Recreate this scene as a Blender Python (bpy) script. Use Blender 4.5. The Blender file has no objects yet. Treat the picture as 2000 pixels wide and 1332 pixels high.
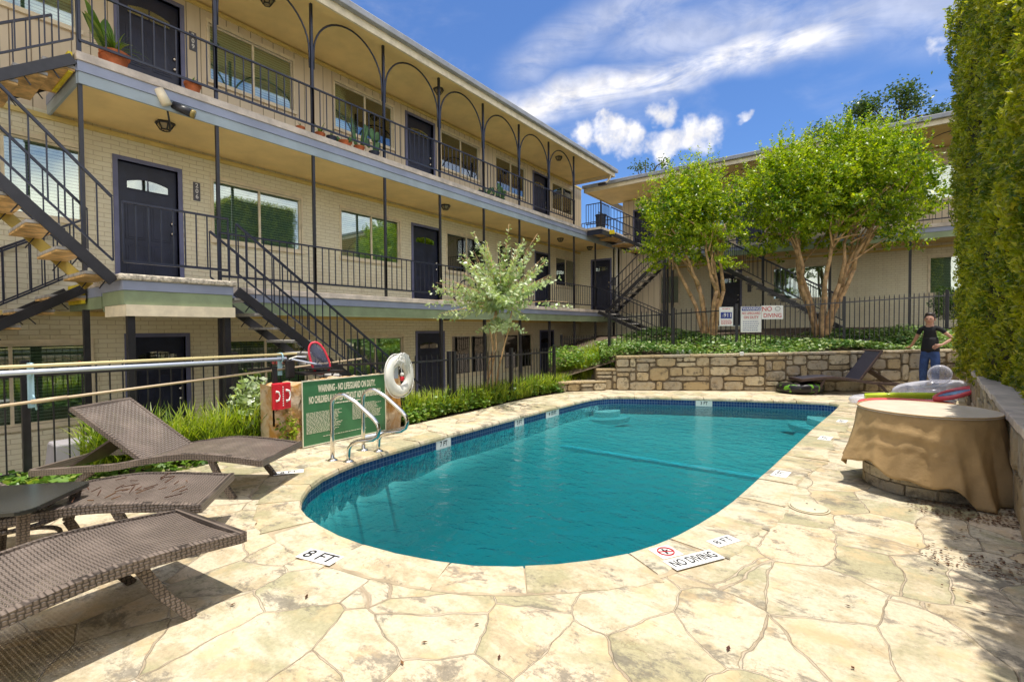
import bpy, math, random
import numpy as np
from mathutils import Vector, Matrix
random.seed(7); rng = np.random.default_rng(7)
PI = math.pi
scene = bpy.context.scene
COL = scene.collection

# ------------------------------------------------------------------ camera
H = 1.35
yaw, pitch, roll = math.radians(36.3), math.radians(-1.35), math.radians(0.38)
F = Vector((-math.sin(yaw)*math.cos(pitch), math.cos(yaw)*math.cos(pitch), math.sin(pitch)))
R0 = Vector((math.cos(yaw), math.sin(yaw), 0)); U0 = R0.cross(F)
RR = R0*math.cos(roll) - U0*math.sin(roll); UU = R0*math.sin(roll) + U0*math.cos(roll)
cam_d = bpy.data.cameras.new('camera'); cam = bpy.data.objects.new('camera', cam_d); COL.objects.link(cam)
M = Matrix((RR, UU, -F)).transposed().to_4x4(); M.translation = Vector((0, 0, H)); cam.matrix_world = M
cam_d.sensor_width = 36; cam_d.lens = 36*945/2000; cam_d.clip_start = 0.05; cam_d.clip_end = 3000
scene.camera = cam

# ------------------------------------------------------------------ light
SUN_EL, SUN_AZ = math.radians(83), math.atan2(.95, .32)      # azimuth clockwise from +Y
sd = bpy.data.lights.new('sun', 'SUN'); so = bpy.data.objects.new('sun', sd); COL.objects.link(so)
sd.energy = 3.1; sd.angle = math.radians(.5); sd.color = (1, .95, .86)
sv = Vector((math.sin(SUN_AZ)*math.cos(SUN_EL), math.cos(SUN_AZ)*math.cos(SUN_EL), math.sin(SUN_EL)))
so.rotation_euler = sv.to_track_quat('Z', 'Y').to_euler(); so.location = (3, 3, 30)
scene.view_settings.view_transform = 'Standard'; scene.view_settings.look = 'None'
scene.view_settings.exposure = 0.70; scene.view_settings.gamma = 1
scene.render.engine = 'CYCLES'
scene.cycles.max_bounces = 8; scene.cycles.transparent_max_bounces = 24
scene.cycles.diffuse_bounces = 4; scene.cycles.glossy_bounces = 4

class N:
    """tiny node-tree helper"""
    def __init__(s, tree): s.t = tree; s.n = tree.nodes; s.l = tree.links
    def new(s, typ, **kw):
        nd = s.n.new(typ)
        for k, v in kw.items():
            if k.startswith('_'): setattr(nd, k[1:], v)
        for k, v in kw.items():
            if not k.startswith('_'):
                key = int(k[1:]) if k[0] == 'i' and k[1:].isdigit() else k.replace('_', ' ')
                s.put(nd.inputs[key], v)
        return nd
    def put(s, sock, v):
        if isinstance(v, bpy.types.Node): v = v.outputs[0]
        if isinstance(v, bpy.types.NodeSocket): s.l.new(v, sock)
        else:
            if isinstance(v, (tuple, list)) and len(v) == 3 and sock.type == 'RGBA': v = (*v, 1)
            sock.default_value = v
    def math(s, op, a, b=0., c=0., clamp=False):
        nd = s.n.new('ShaderNodeMath'); nd.operation = op; nd.use_clamp = clamp
        for i, v in enumerate((a, b, c)): s.put(nd.inputs[i], v)
        return nd.outputs[0]
    def vmath(s, op, a, b=(0, 0, 0), out=0):
        nd = s.n.new('ShaderNodeVectorMath'); nd.operation = op
        s.put(nd.inputs[0], a); s.put(nd.inputs[1], b) if op != 'SCALE' else s.put(nd.inputs['Scale'], b)
        return nd.outputs[out]
    def mix(s, f, a, b, blend='MIX'):
        nd = s.n.new('ShaderNodeMix'); nd.data_type = 'RGBA'; nd.blend_type = blend
        s.put(nd.inputs[0], f); s.put(nd.inputs[6], a); s.put(nd.inputs[7], b); return nd.outputs[2]
    def ramp(s, f, lo, hi, a=0., b=1.):
        nd = s.n.new('ShaderNodeMapRange'); nd.interpolation_type = 'SMOOTHSTEP'
        for k, v in zip((0, 1, 2, 3, 4), (f, lo, hi, a, b)): s.put(nd.inputs[k], v)
        return nd.outputs[0]
    def noise(s, vec, scale, detail=3, rough=.5, dist=0., out=0):
        nd = s.new('ShaderNodeTexNoise', Scale=scale, Detail=detail, Roughness=rough, Distortion=dist)
        if vec is not None: s.put(nd.inputs['Vector'], vec)
        return nd.outputs[out]
    def coord(s, k='Object'): return s.new('ShaderNodeTexCoord').outputs[k]
    def xyz(s, v):
        nd = s.new('ShaderNodeSeparateXYZ'); s.put(nd.inputs[0], v); return nd.outputs
    def comb(s, x=0., y=0., z=0.):
        nd = s.new('ShaderNodeCombineXYZ')
        for i, v in enumerate((x, y, z)): s.put(nd.inputs[i], v)
        return nd.outputs[0]
    def scale(s, v, k):
        nd = s.new('ShaderNodeVectorMath', _operation='MULTIPLY'); s.put(nd.inputs[0], v); nd.inputs[1].default_value = k
        return nd.outputs[0]

# ------------------------------------------------------------------ sky
world = bpy.data.worlds.new('World'); scene.world = world; world.use_nodes = True
wt = N(world.node_tree); wt.n.clear()
sky = wt.new('ShaderNodeTexSky', _sky_type='NISHITA', _sun_disc=False, _sun_elevation=SUN_EL, _sun_rotation=SUN_AZ,
             _air_density=1.0, _dust_density=0.6, _ozone_density=2.2)
dirv = wt.vmath('NORMALIZE', wt.coord('Generated'))
warp = wt.vmath('ADD', dirv, wt.vmath('SCALE', wt.vmath('SUBTRACT', wt.noise(dirv, 5, 5, .6, out=1), (.5, .5, .5)), .16))
def blob(d, r0, r1, src=None):
    v = Vector(d).normalized()
    dist = wt.vmath('DISTANCE', src or warp, tuple(v), out=1)
    return wt.ramp(dist, r1, r0)
def streak(a, b, w, end):
    a, b = Vector(a).normalized(), Vector(b).normalized(); n = a.cross(b).normalized(); mid = (a+b).normalized()
    wsmall = wt.vmath('ADD', dirv, wt.vmath('SCALE', wt.vmath('SUBTRACT', wt.noise(dirv, 3, 4, .55, out=1), (.5, .5, .5)), .10))
    off = wt.math('ABSOLUTE', wt.vmath('DOT_PRODUCT', wsmall, tuple(n), out=1))
    band = wt.ramp(off, w, 0.0)
    lim = wt.ramp(wt.vmath('DISTANCE', wsmall, tuple(mid), out=1), end, end*.55)
    return wt.math('MULTIPLY', band, lim)
def vmax(*a):
    r = a[0]
    for b in a[1:]: r = wt.math('MAXIMUM', r, b)
    return r
puff = vmax(blob((-.395, .852, .345), .02, .06), blob((-.362, .869, .338), .02, .055), blob((-.300, .874, .385), .015, .05),
            blob((-.262, .9, .345), .02, .06), blob((-.31, .885, .325), .02, .06), blob((-.435, .831, .352), .01, .045),
            blob((.10, .91, .40), .01, .04), blob((-.19, .905, .378), .003, .022))
puffd = wt.noise(dirv, 22, 6, .62)
puff = wt.ramp(wt.math('ADD', wt.math('MULTIPLY', puff, .60), puffd), .74, 1.30)
stre = vmax(streak((-.56, .72, .405), (-.07, .89, .44), .045, .40), wt.math('MULTIPLY', streak((-.3, .82, .50), (.10, .90, .44), .08, .36), .4),
            wt.math('MULTIPLY', streak((-.50, .74, .48), (-.2, .80, .56), .06, .25), .35))
wisp = wt.noise(wt.scale(dirv, (4, 4, 14)), 1.6, 7, .62, .8)
stre = wt.math('MULTIPLY', stre, wt.ramp(wisp, .22, .66, .18, 1.0))
veil = wt.math('MULTIPLY', wt.ramp(wt.noise(wt.scale(dirv, (2, 2, 5)), 1.3, 6, .6, .5), .50, .85), .35)
cl = wt.math('MINIMUM', wt.math('ADD', wt.math('MAXIMUM', puff, stre), veil), 1.0)
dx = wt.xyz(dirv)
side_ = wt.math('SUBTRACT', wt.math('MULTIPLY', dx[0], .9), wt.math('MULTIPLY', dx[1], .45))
fill_clouds = wt.math('MULTIPLY', wt.ramp(wt.math('MAXIMUM', wt.math('ADD', side_, .0), wt.math('SUBTRACT', dx[2], .62)), .05, .35), wt.ramp(wt.noise(wt.scale(dirv, (1, 1, 1.6)), 2.6, 7, .6, .3), .34, .60))  # unseen bright clouds, added beside, behind and overhead to fill the shaded facade
skyc = wt.mix(1.0, sky, (.36, .50, .70), 'MULTIPLY')
shade = wt.ramp(wt.noise(dirv, 30, 4), .3, .7, .75, 1.0)
ccol = wt.mix(1.0, (5.6, 5.4, 5.2), wt.comb(shade, shade, shade), 'MULTIPLY')
# lower half of the world: warm bounce-coloured ground haze is left to the sky model
bg = wt.new('ShaderNodeBackground', Color=wt.mix(fill_clouds, wt.mix(cl, skyc, ccol), (9.5, 9.0, 8.2)), Strength=0.15)
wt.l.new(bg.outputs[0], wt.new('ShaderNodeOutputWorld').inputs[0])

# ------------------------------------------------------------------ materials
MATS = {}
def mat(name, base=(.5, .5, .5), rough=.7, metal=0., spec=.5, var=0., vscale=3., bump=0., bscale=40., build=None, trans=0.):
    if name in MATS: return MATS[name]
    m = bpy.data.materials.new(name); m.use_nodes = True; t = N(m.node_tree); t.n.clear()
    out = t.new('ShaderNodeOutputMaterial')
    if build:
        build(t, out); MATS[name] = m; return m
    p = t.new('ShaderNodeBsdfPrincipled', Roughness=rough, Metallic=metal)
    p.inputs['Specular IOR Level'].default_value = spec
    c = t.coord()
    if var:
        n1 = t.noise(c, vscale, 5, .6)
        f = t.ramp(n1, .3, .7, 1-var, 1+var)
        t.put(p.inputs['Base Color'], t.mix(1.0, base, t.comb(f, f, f), 'MULTIPLY'))
    else: t.put(p.inputs['Base Color'], base)
    if bump:
        b = t.new('ShaderNodeBump', Strength=bump, Distance=.01, Height=t.noise(c, bscale, 4, .6))
        t.put(p.inputs['Normal'], b)
    t.l.new(p.outputs[0], out.inputs[0]); MATS[name] = m; return m

def princ(t, out, col, rough=.8, normal=None, spec=.4, metal=0.):
    p = t.new('ShaderNodeBsdfPrincipled', Metallic=metal); t.put(p.inputs['Base Color'], col); t.put(p.inputs['Roughness'], rough)
    p.inputs['Specular IOR Level'].default_value = spec
    if normal is not None: t.put(p.inputs['Normal'], normal)
    t.l.new(p.outputs[0], out.inputs[0]); return p

def flag_build(scale, seam=.014, cells=True):
    def f(t, out):
        c = t.coord(); w = t.vmath('SCALE', t.vmath('SUBTRACT', t.noise(c, 1.3, 3, .5, out=1), (.5, .5, .5)), .28)
        w2 = t.vmath('SCALE', t.vmath('SUBTRACT', t.noise(c, 9, 3, .5, out=1), (.5, .5, .5)), .03)
        p = t.scale(t.vmath('ADD', t.vmath('ADD', c, w), w2), (1, .82, 0))
        if cells:
            v1 = t.new('ShaderNodeTexVoronoi', _feature='DISTANCE_TO_EDGE', Scale=scale, Vector=p, Randomness=1.)
            v2 = t.new('ShaderNodeTexVoronoi', _feature='F1', Scale=scale, Vector=p, Randomness=1.)
            edge = v1.outputs['Distance']; rnd = t.xyz(v2.outputs['Color'])
        else:
            gi = t.new('ShaderNodeNewGeometry').outputs['Random Per Island']; edge = 1.0; rnd = (gi, t.math('FRACT', t.math('MULTIPLY', gi, 7.3)), t.math('FRACT', t.math('MULTIPLY', gi, 13.7)))
        offs = t.vmath('SCALE', t.comb(rnd[0], rnd[1], rnd[2]), 9.)
        cs = t.vmath('ADD', c, offs)
        a = t.mix(rnd[0], (.66, .56, .40), (.55, .51, .38))
        a = t.mix(t.math('MULTIPLY', rnd[1], .45), a, (.68, .51, .34))
        streaks = t.noise(t.vmath('ADD', t.scale(c, (1.3, 2.4, 1)), offs), 1.6, 8, .70, .3)
        a = t.mix(t.ramp(streaks, .47, .62, 0, .62), a, (.37, .29, .16))
        a = t.mix(t.ramp(t.noise(cs, 1.1, 6, .65, .3), .50, .60, 0, .72), a, (.33, .31, .17))
        a = t.mix(t.math('MULTIPLY', t.ramp(t.noise(t.vmath('ADD', t.scale(c, (1.3, 1.9, 1)), offs), 1.9, 10, .80, .25), .52, .60), .75), a, (.17, .15, .12))
        a = t.mix(t.ramp(t.noise(c, 55, 3, .7), .66, .76, 0, .6), a, (.25, .18, .10))
        gr = t.ramp(t.noise(c, 38, 8, .8), .3, .7, .78, 1.14); a = t.mix(1.0, a, t.comb(gr, gr, gr), 'MULTIPLY')
        a = t.mix(t.ramp(t.noise(cs, 3.3, 5, .65), .52, .66, 0, .6), a, (.60, .44, .24))
        a = t.mix(t.math('MULTIPLY', t.ramp(t.noise(cs, 6.5, 8, .78, .8), .60, .66), .55), a, (.30, .24, .13))
        ck = t.new('ShaderNodeTexVoronoi', _feature='DISTANCE_TO_EDGE', Scale=3.1, Vector=t.vmath('ADD', t.scale(c, (1, .7, 0)), t.vmath('SCALE', t.noise(c, 3, 5, .6, out=1), .5)))
        a = t.mix(t.math('MULTIPLY', t.ramp(ck.outputs['Distance'], .012, .0), t.ramp(t.noise(c, 1.9, 2), .52, .62, 0, .5)), a, (.22, .15, .08))
        h = t.noise(cs, 7, 8, .7)
        if cells:
            seamf = t.ramp(t.math('ADD', edge, t.math('MULTIPLY', t.math('SUBTRACT', t.noise(c, 14, 3), .5), .022)), seam*.25, seam)
            sc = t.mix(t.noise(c, 8, 3), (.60, .49, .35), (.54, .47, .35))
            a = t.mix(seamf, sc, a)
            line = t.ramp(edge, .0, .012)
            a = t.mix(t.math('MULTIPLY', t.math('SUBTRACT', 1., line), t.ramp(t.noise(c, 2.2, 3), .4, .6, .1, .6)), a, (.20, .13, .07))
            h = t.math('ADD', t.math('MULTIPLY', h, .5), t.math('MULTIPLY', seamf, .9))
        b = t.new('ShaderNodeBump', Strength=.8, Distance=.016, Height=h)
        princ(t, out, a, t.ramp(streaks, .3, .8, .62, .9), b, .3)
    return f
m_deck = mat('flagstone', build=flag_build(2.7))
m_coping = mat('coping_stone', build=flag_build(1.0, cells=False))
m_mortar = mat('mortar', (.40, .32, .21), .95, var=.25, vscale=6, bump=.4)

def brick_build(t, out):
    c = t.xyz(t.coord()); wv_ = t.math('MULTIPLY', t.math('SUBTRACT', t.noise(t.coord(), 3.5, 3), .5), .028); v = t.comb(t.math('ADD', c[0], c[1]), t.math('ADD', c[2], wv_), 0.)
    br = t.new('ShaderNodeTexBrick', Vector=v, Scale=1., Mortar_Size=.005, Brick_Width=.205, Row_Height=.068, Mortar_Smooth=.25)
    br.inputs['Color1'].default_value = (.84, .78, .58, 1); br.inputs['Color2'].default_value = (.82, .75, .54, 1); br.inputs['Mortar'].default_value = (.62, .54, .36, 1)
    co = t.coord(); dirt = t.ramp(t.noise(co, 1.7, 6, .65), .45, .8, 0, .35)
    col = t.mix(dirt, br.outputs[0], (.50, .43, .28)); col = t.mix(t.ramp(t.noise(t.scale(co, (3.5, 3.5, .35)), 1.4, 5, .65), .56, .78, 0, .4), col, (.42, .34, .20))
    col = t.mix(t.ramp(t.noise(t.scale(co, (3, 3, 25)), 1.2, 4, .7), .68, .78, 0, .5), col, (.25, .2, .13))
    hh = t.math('ADD', t.math('MULTIPLY', br.outputs['Fac'], -1.), t.math('MULTIPLY', t.noise(co, 14, 6, .75), 1.3))
    princ(t, out, col, .75, t.new('ShaderNodeBump', Strength=.7, Distance=.012, Height=hh))
m_brick = mat('painted_brick', build=brick_build)
def siding_build(t, out):
    co = t.coord(); c = t.xyz(co); s = t.math('ADD', c[0], c[1])
    g = t.math('FRACT', t.math('DIVIDE', s, .205)); gr = t.ramp(t.math('ABSOLUTE', t.math('SUBTRACT', g, .5)), .455, .49)
    col = t.mix(gr, (.72, .61, .44), (.24, .18, .11)); col = t.mix(t.ramp(t.noise(t.scale(co, (4, 4, .6)), 1.5, 5, .6), .4, .8, 0, .35), col, (.50, .41, .28))
    princ(t, out, col, .7, t.new('ShaderNodeBump', Strength=.6, Distance=.01, Height=t.math('MULTIPLY', gr, -1.)))
m_siding = mat('panel_siding', build=siding_build)
m_soffit = mat('soffit_paint', (.88, .65, .28), .8, var=.1, vscale=1.2, bump=.15, bscale=20)
m_trim = mat('yellow_trim', (.72, .56, .20), .6, var=.1)
m_cream = mat('cream_trim', (.76, .66, .47), .6, var=.12, vscale=6)
m_white = mat('white_paint', (.74, .72, .68), .5, var=.06)
m_conc = mat('slab_concrete', (.58, .50, .42), .9, var=.2, vscale=5, bump=.5, bscale=30)
m_rough = mat('pebble_concrete', (.50, .44, .35), .95, var=.5, vscale=28, bump=1.0, bscale=45)
m_blue = mat('blue_fascia', (.29, .32, .42), .55, var=.1, vscale=2)
m_blue2 = mat('pale_blue_fascia', (.34, .40, .43), .55, var=.1, vscale=2)
m_green = mat('sage_fascia', (.27, .33, .19), .6, var=.15, vscale=3)
m_navy = mat('navy_metal', (.014, .018, .038), .38, var=.3, vscale=8, spec=.6)
m_black = mat('black_metal', (.018, .017, .021), .4, var=.3, vscale=8, spec=.6)
m_door = mat('navy_door', (.016, .020, .045), .4, var=.25, vscale=5)
m_jamb = mat('door_frame_paint', (.14, .15, .26), .5, var=.15)
m_gutter = mat('gutter_metal', (.30, .31, .33), .5, var=.15)
m_roof = mat('roofing', (.16, .12, .10), .9, var=.3)
m_steel = mat('stainless_steel', (.72, .71, .68), .14, 1.)
m_chrome = mat('polished_nickel', (.75, .72, .66), .2, 1.)
m_plate = mat('plaque_grey', (.10, .10, .12), .5)
m_terra = mat('terracotta', (.50, .14, .045), .75, var=.25, vscale=9)
m_pot2 = mat('dark_pot', (.03, .04, .07), .5)
m_signg = mat('sign_green', (.045, .17, .07), .45, var=.15, vscale=4)
m_signw = mat('sign_white', (.78, .77, .74), .5, var=.05)
m_letter = mat('sign_letter_cream', (.78, .74, .58), .6)
m_red = mat('red_plastic', (.62, .015, .03), .35)
m_redt = mat('red_lettering', (.50, .02, .03), .5)
m_bluet = mat('blue_lettering', (.02, .04, .25), .5)
m_blackt = mat('black_lettering', (.01, .01, .012), .6)
m_pink = mat('coral_net_frame', (.80, .05, .09), .4)
m_mesh = mat('net_mesh', (.08, .09, .16), .7)
m_polew = mat('pale_blue_pole', (.62, .68, .80), .35, .3)
m_poley = mat('cream_pole', (.72, .60, .30), .4)
m_polet = mat('tan_pole', (.60, .46, .30), .5)
m_clamp = mat('aqua_clamp', (.40, .62, .72), .4)
m_ring = mat('white_ring_vinyl', (.78, .76, .68), .45, var=.08, vscale=5)
m_rope = mat('white_rope', (.75, .74, .70), .9)
m_tread = mat('tread_concrete', (.40, .38, .36), .9, var=.3, vscale=10, bump=.5)
m_pan = mat('tread_pan', (.62, .38, .14), .6, var=.4, vscale=7)
m_yellow = mat('yellow_paint_and_sunlit', (.78, .62, .02), .55, var=.15, vscale=8)
m_dirt = mat('garden_soil', (.10, .07, .045), 1., var=.4, vscale=6, bump=.8)
m_patio = mat('patio_concrete', (.34, .32, .28), .95, var=.25, vscale=2, bump=.3)
m_bark = mat('crepe_bark', (.50, .31, .15), .7, var=.45, vscale=7, bump=.4, bscale=12)
m_bark2 = mat('grey_bark', (.14, .11, .08), .9, var=.4, vscale=8, bump=.6)
m_box = mat('utility_grey', (.36, .34, .36), .6, var=.1)
m_dark = mat('dark_fabric_sling', (.018, .017, .030), .6, var=.2, vscale=20)
m_brown = mat('dark_wicker_frame', (.07, .045, .04), .5, var=.3, vscale=20)
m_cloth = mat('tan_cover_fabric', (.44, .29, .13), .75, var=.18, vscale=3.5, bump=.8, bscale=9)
m_covertop = m_cloth
m_skin = mat('skin', (.50, .27, .18), .55, var=.05)
m_hair = mat('dark_hair', (.022, .013, .010), .5)
m_shirt = mat('black_cotton', (.012, .012, .014), .9)
m_jeans = mat('blue_denim', (.03, .065, .19), .85, var=.25, vscale=14)
m_shoe = mat('dark_shoe', (.03, .03, .035), .6)
m_lens = mat('lamp_glass', (.35, .28, .16), .2)
m_amber = mat('floodlight_lens', (.30, .22, .06), .15)

def glass_build(t, out):
    fr = t.new('ShaderNodeFresnel', IOR=1.5).outputs[0]
    f = t.math('ADD', t.math('MULTIPLY', fr, 1.2), .20, clamp=True)
    wob = t.new('ShaderNodeBump', Strength=.05, Distance=.02, Height=t.noise(t.coord(), 1.3, 2))
    gl = t.new('ShaderNodeBsdfGlossy', Roughness=.015, Color=(.95, 1, .97)); t.put(gl.inputs['Normal'], wob)
    tr = t.new('ShaderNodeBsdfTransparent', Color=(.80, .88, .82))
    mx = t.new('ShaderNodeMixShader'); t.put(mx.inputs[0], f); t.l.new(tr.outputs[0], mx.inputs[1]); t.l.new(gl.outputs[0], mx.inputs[2])
    t.l.new(mx.outputs[0], out.inputs[0])
m_glass = mat('window_glass', build=glass_build)
def blind_build(t, out):
    c = t.xyz(t.coord()); w = t.math('FRACT', t.math('DIVIDE', c[2], .045))
    col = t.mix(t.ramp(w, .05, .30), (.12, .15, .12), (.62, .70, .58)); col = t.mix(t.ramp(w, .8, 1.), col, (.20, .25, .20))
    princ(t, out, col, .6)
m_blind = mat('blind_slats', build=blind_build)

def leaf_mat(name, c1, c2, c3, trans=.35, scale=1.2, spec=.45, rough=.4):
    def f(t, out):
        r = t.new('ShaderNodeNewGeometry').outputs['Random Per Island']
        n = t.ramp(t.noise(t.coord(), scale, 3), .35, .65)
        col = t.mix(n, c1, c2); col = t.mix(t.ramp(r, .55, 1., 0, .9), col, c3)
        col = t.mix(t.ramp(t.math('FRACT', t.math('MULTIPLY', r, 17.)), .0, .35, .55, 0), col, (c1[0]*.35, c1[1]*.42, c1[2]*.6))
        p = t.new('ShaderNodeBsdfPrincipled', Roughness=rough); t.put(p.inputs['Base Color'], col); p.inputs['Specular IOR Level'].default_value = spec
        tl = t.new('ShaderNodeBsdfTranslucent'); t.put(tl.inputs['Color'], t.mix(1.0, col, (1.5, 1.6, .5), 'MULTIPLY'))
        mx = t.new('ShaderNodeMixShader'); mx.inputs[0].default_value = trans
        t.l.new(p.outputs[0], mx.inputs[1]); t.l.new(tl.outputs[0], mx.inputs[2]); t.l.new(mx.outputs[0], out.inputs[0])
    return mat(name, build=f)
m_hedge = leaf_mat('hedge_leaf', (.12, .18, .012), (.44, .44, .02), (.66, .58, .05), .35, 2.6)
m_crepe = leaf_mat('crepe_leaf', (.09, .18, .012), (.30, .40, .012), (.60, .62, .02), .42, 1.3)
m_silver = leaf_mat('pale_crepe_leaf', (.34, .44, .20), (.50, .58, .32), (.70, .74, .55), .25, 2., .7, .3)
m_lir = leaf_mat('liriope_blade', (.13, .22, .02), (.30, .38, .03), (.52, .54, .08), .35, 2.)
m_ivy = leaf_mat('ivy_leaf', (.05, .14, .02), (.18, .30, .06), (.50, .56, .28), .2, 1.1)
m_oak = leaf_mat('oak_leaf', (.04, .08, .015), (.07, .12, .02), (.12, .17, .03), .3, .8)
m_cact = mat('cactus_skin', (.07, .16, .05), .5, var=.35, vscale=12)
m_pad = leaf_mat('house_plant_leaf', (.08, .18, .03), (.18, .32, .04), (.36, .42, .10), .3, 4.)
m_hedgecore = mat('hedge_twigs', (.05, .045, .02), 1., var=.5, vscale=20, bump=1.)
m_litter = leaf_mat('fallen_leaf', (.07, .025, .012), (.13, .05, .02), (.22, .11, .04), .1, 6.)

def stone_build(t, out):
    gi = t.new('ShaderNodeNewGeometry').outputs['Random Per Island']; c = t.coord()
    g2 = t.math('FRACT', t.math('MULTIPLY', gi, 9.7)); off = t.vmath('SCALE', t.comb(gi, g2, gi), 7.)
    a = t.mix(gi, (.66, .56, .38), (.36, .31, .24)); a = t.mix(t.ramp(g2, .5, .9), a, (.48, .37, .21)); a = t.mix(t.ramp(t.noise(c, 1.1, 3), .5, .7, 0, .5), a, (.30, .27, .22))
    a = t.mix(t.ramp(t.noise(t.vmath('ADD', c, off), 5, 6, .7, .4), .45, .75, 0, .7), a, (.42, .29, .14))
    a = t.mix(t.ramp(t.noise(t.vmath('ADD', c, off), 9, 6, .7), .50, .66, 0, .7), a, (.12, .10, .07))
    princ(t, out, a, .9, t.new('ShaderNodeBump', Strength=1.0, Distance=.05, Height=t.noise(c, 8, 9, .72)))
m_stone = mat('wall_stone', build=stone_build)
def wicker_build(ax, ay, hole):
    def f(t, out):
        c = t.xyz(t.coord()); P = .021
        u = t.math('DIVIDE', c[ax], P); v = t.math('DIVIDE', c[ay], P*.8)
        su = t.math('SINE', t.math('MULTIPLY', u, PI)); sv_ = t.math('SINE', t.math('MULTIPLY', v, PI))
        w = t.math('MULTIPLY', su, sv_)
        chk = t.ramp(w, -.25, .25)
        au, av = t.math('ABSOLUTE', su), t.math('ABSOLUTE', sv_)
        hgt = t.math('ADD', t.math('MULTIPLY', chk, au), t.math('MULTIPLY', t.math('SUBTRACT', 1., chk), av))
        col = t.mix(t.ramp(hgt, .2, .95), (.038, .029, .024), (.19, .148, .122))
        col = t.mix(t.ramp(t.noise(t.coord(), 5, 4), .4, .75, 0, .5), col, (.26, .205, .17))
        p = t.new('ShaderNodeBsdfPrincipled', Roughness=.42); t.put(p.inputs['Base Color'], col)
        t.put(p.inputs['Normal'], t.new('ShaderNodeBump', Strength=.9, Distance=.004, Height=hgt))
        if hole:
            ho = t.math('LESS_THAN', t.math('ADD', au, av), .36)
            tr = t.new('ShaderNodeBsdfTransparent'); mx = t.new('ShaderNodeMixShader'); t.put(mx.inputs[0], ho)
            t.l.new(p.outputs[0], mx.inputs[1]); t.l.new(tr.outputs[0], mx.inputs[2]); t.l.new(mx.outputs[0], out.inputs[0])
        else: t.l.new(p.outputs[0], out.inputs[0])
    return f
m_wick = mat('woven_wicker', build=wicker_build(0, 1, True))
m_wickside = mat('woven_wicker_rail', build=wicker_build(1, 2, False))
def tile_build(t, out):
    uv = t.coord('UV'); br = t.new('ShaderNodeTexBrick', Vector=uv, Scale=1., Mortar_Size=.0025, Brick_Width=.05, Row_Height=.05, _offset=0.)
    br.inputs['Color1'].default_value = (.012, .035, .14, 1); br.inputs['Color2'].default_value = (.02, .06, .20, 1); br.inputs['Mortar'].default_value = (.22, .28, .40, 1)
    princ(t, out, br.outputs[0], .12, None, .6)
m_tile = mat('navy_pool_tile', build=tile_build)
def plaster_build(t, out):
    c = t.coord(); z = t.xyz(c)[2]
    princ(t, out, t.mix(t.ramp(t.noise(c, 2.5, 5, .6), .35, .75, 0, .4), (.50, .70, .66), (.40, .62, .60)), .8)
m_plaster = mat('pool_plaster', build=plaster_build)
m_stepm = mat('pool_step_plaster', (.62, .82, .80), .7)
m_linetile = mat('bright_blue_tile', (.55, .95, 1.0), .8)
def water_build(t, out):
    c = t.coord()
    n1 = t.noise(t.scale(c, (1, 1.5, 1)), 4.5, 4, .6, .6); n2 = t.noise(c, 17, 2, .5, .4)
    h = t.math('ADD', t.math('MULTIPLY', n1, 1.), t.math('MULTIPLY', n2, .30))
    bmp = t.new('ShaderNodeBump', Strength=.75, Distance=.045, Height=h)
    fr = t.new('ShaderNodeFresnel', IOR=1.33); t.put(fr.inputs['Normal'], bmp)
    gl = t.new('ShaderNodeBsdfGlossy', Roughness=.02); t.put(gl.inputs['Normal'], bmp)
    tr = t.new('ShaderNodeBsdfTransparent', Color=(1, 1, 1))
    mx = t.new('ShaderNodeMixShader'); t.put(mx.inputs[0], fr); t.l.new(tr.outputs[0], mx.inputs[1]); t.l.new(gl.outputs[0], mx.inputs[2])
    df = t.new('ShaderNodeBsdfDiffuse', Color=(.0, .15, .185))
    m0 = t.new('ShaderNodeMixShader'); m0.inputs[0].default_value = .25; t.l.new(tr.outputs[0], m0.inputs[1]); t.l.new(df.outputs[0], m0.inputs[2]); t.l.new(m0.outputs[0], mx.inputs[1])
    t.l.new(mx.outputs[0], out.inputs[0])
    va = t.new('ShaderNodeVolumeAbsorption', Color=(.0, .73, .77), Density=1.75)
    t.l.new(va.outputs[0], out.inputs['Volume'])
m_water = mat('pool_water', build=water_build)
def vinyl(name, col, a):
    def f(t, out):
        p = t.new('ShaderNodeBsdfPrincipled', Roughness=.12); t.put(p.inputs['Base Color'], col)
        tr = t.new('ShaderNodeBsdfTransparent', Color=(.93, .93, .95))
        lw = t.new('ShaderNodeLayerWeight', Blend=.4).outputs['Facing']
        mx = t.new('ShaderNodeMixShader'); t.put(mx.inputs[0], t.math('ADD', t.math('MULTIPLY', lw, .7), a, clamp=True))
        t.l.new(tr.outputs[0], mx.inputs[1]); t.l.new(p.outputs[0], mx.inputs[2]); t.l.new(mx.outputs[0], out.inputs[0])
    return mat(name, build=f)
m_clear = vinyl('clear_vinyl', (.72, .72, .80), .16)
m_lime = vinyl('lime_vinyl', (.62, .80, .05), .85)
m_coral = vinyl('coral_vinyl', (.85, .12, .14), .85)
m_aqua = vinyl('aqua_vinyl', (.12, .50, .80), .85)
m_magenta = vinyl('magenta_vinyl', (.65, .02, .25), .85)

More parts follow.
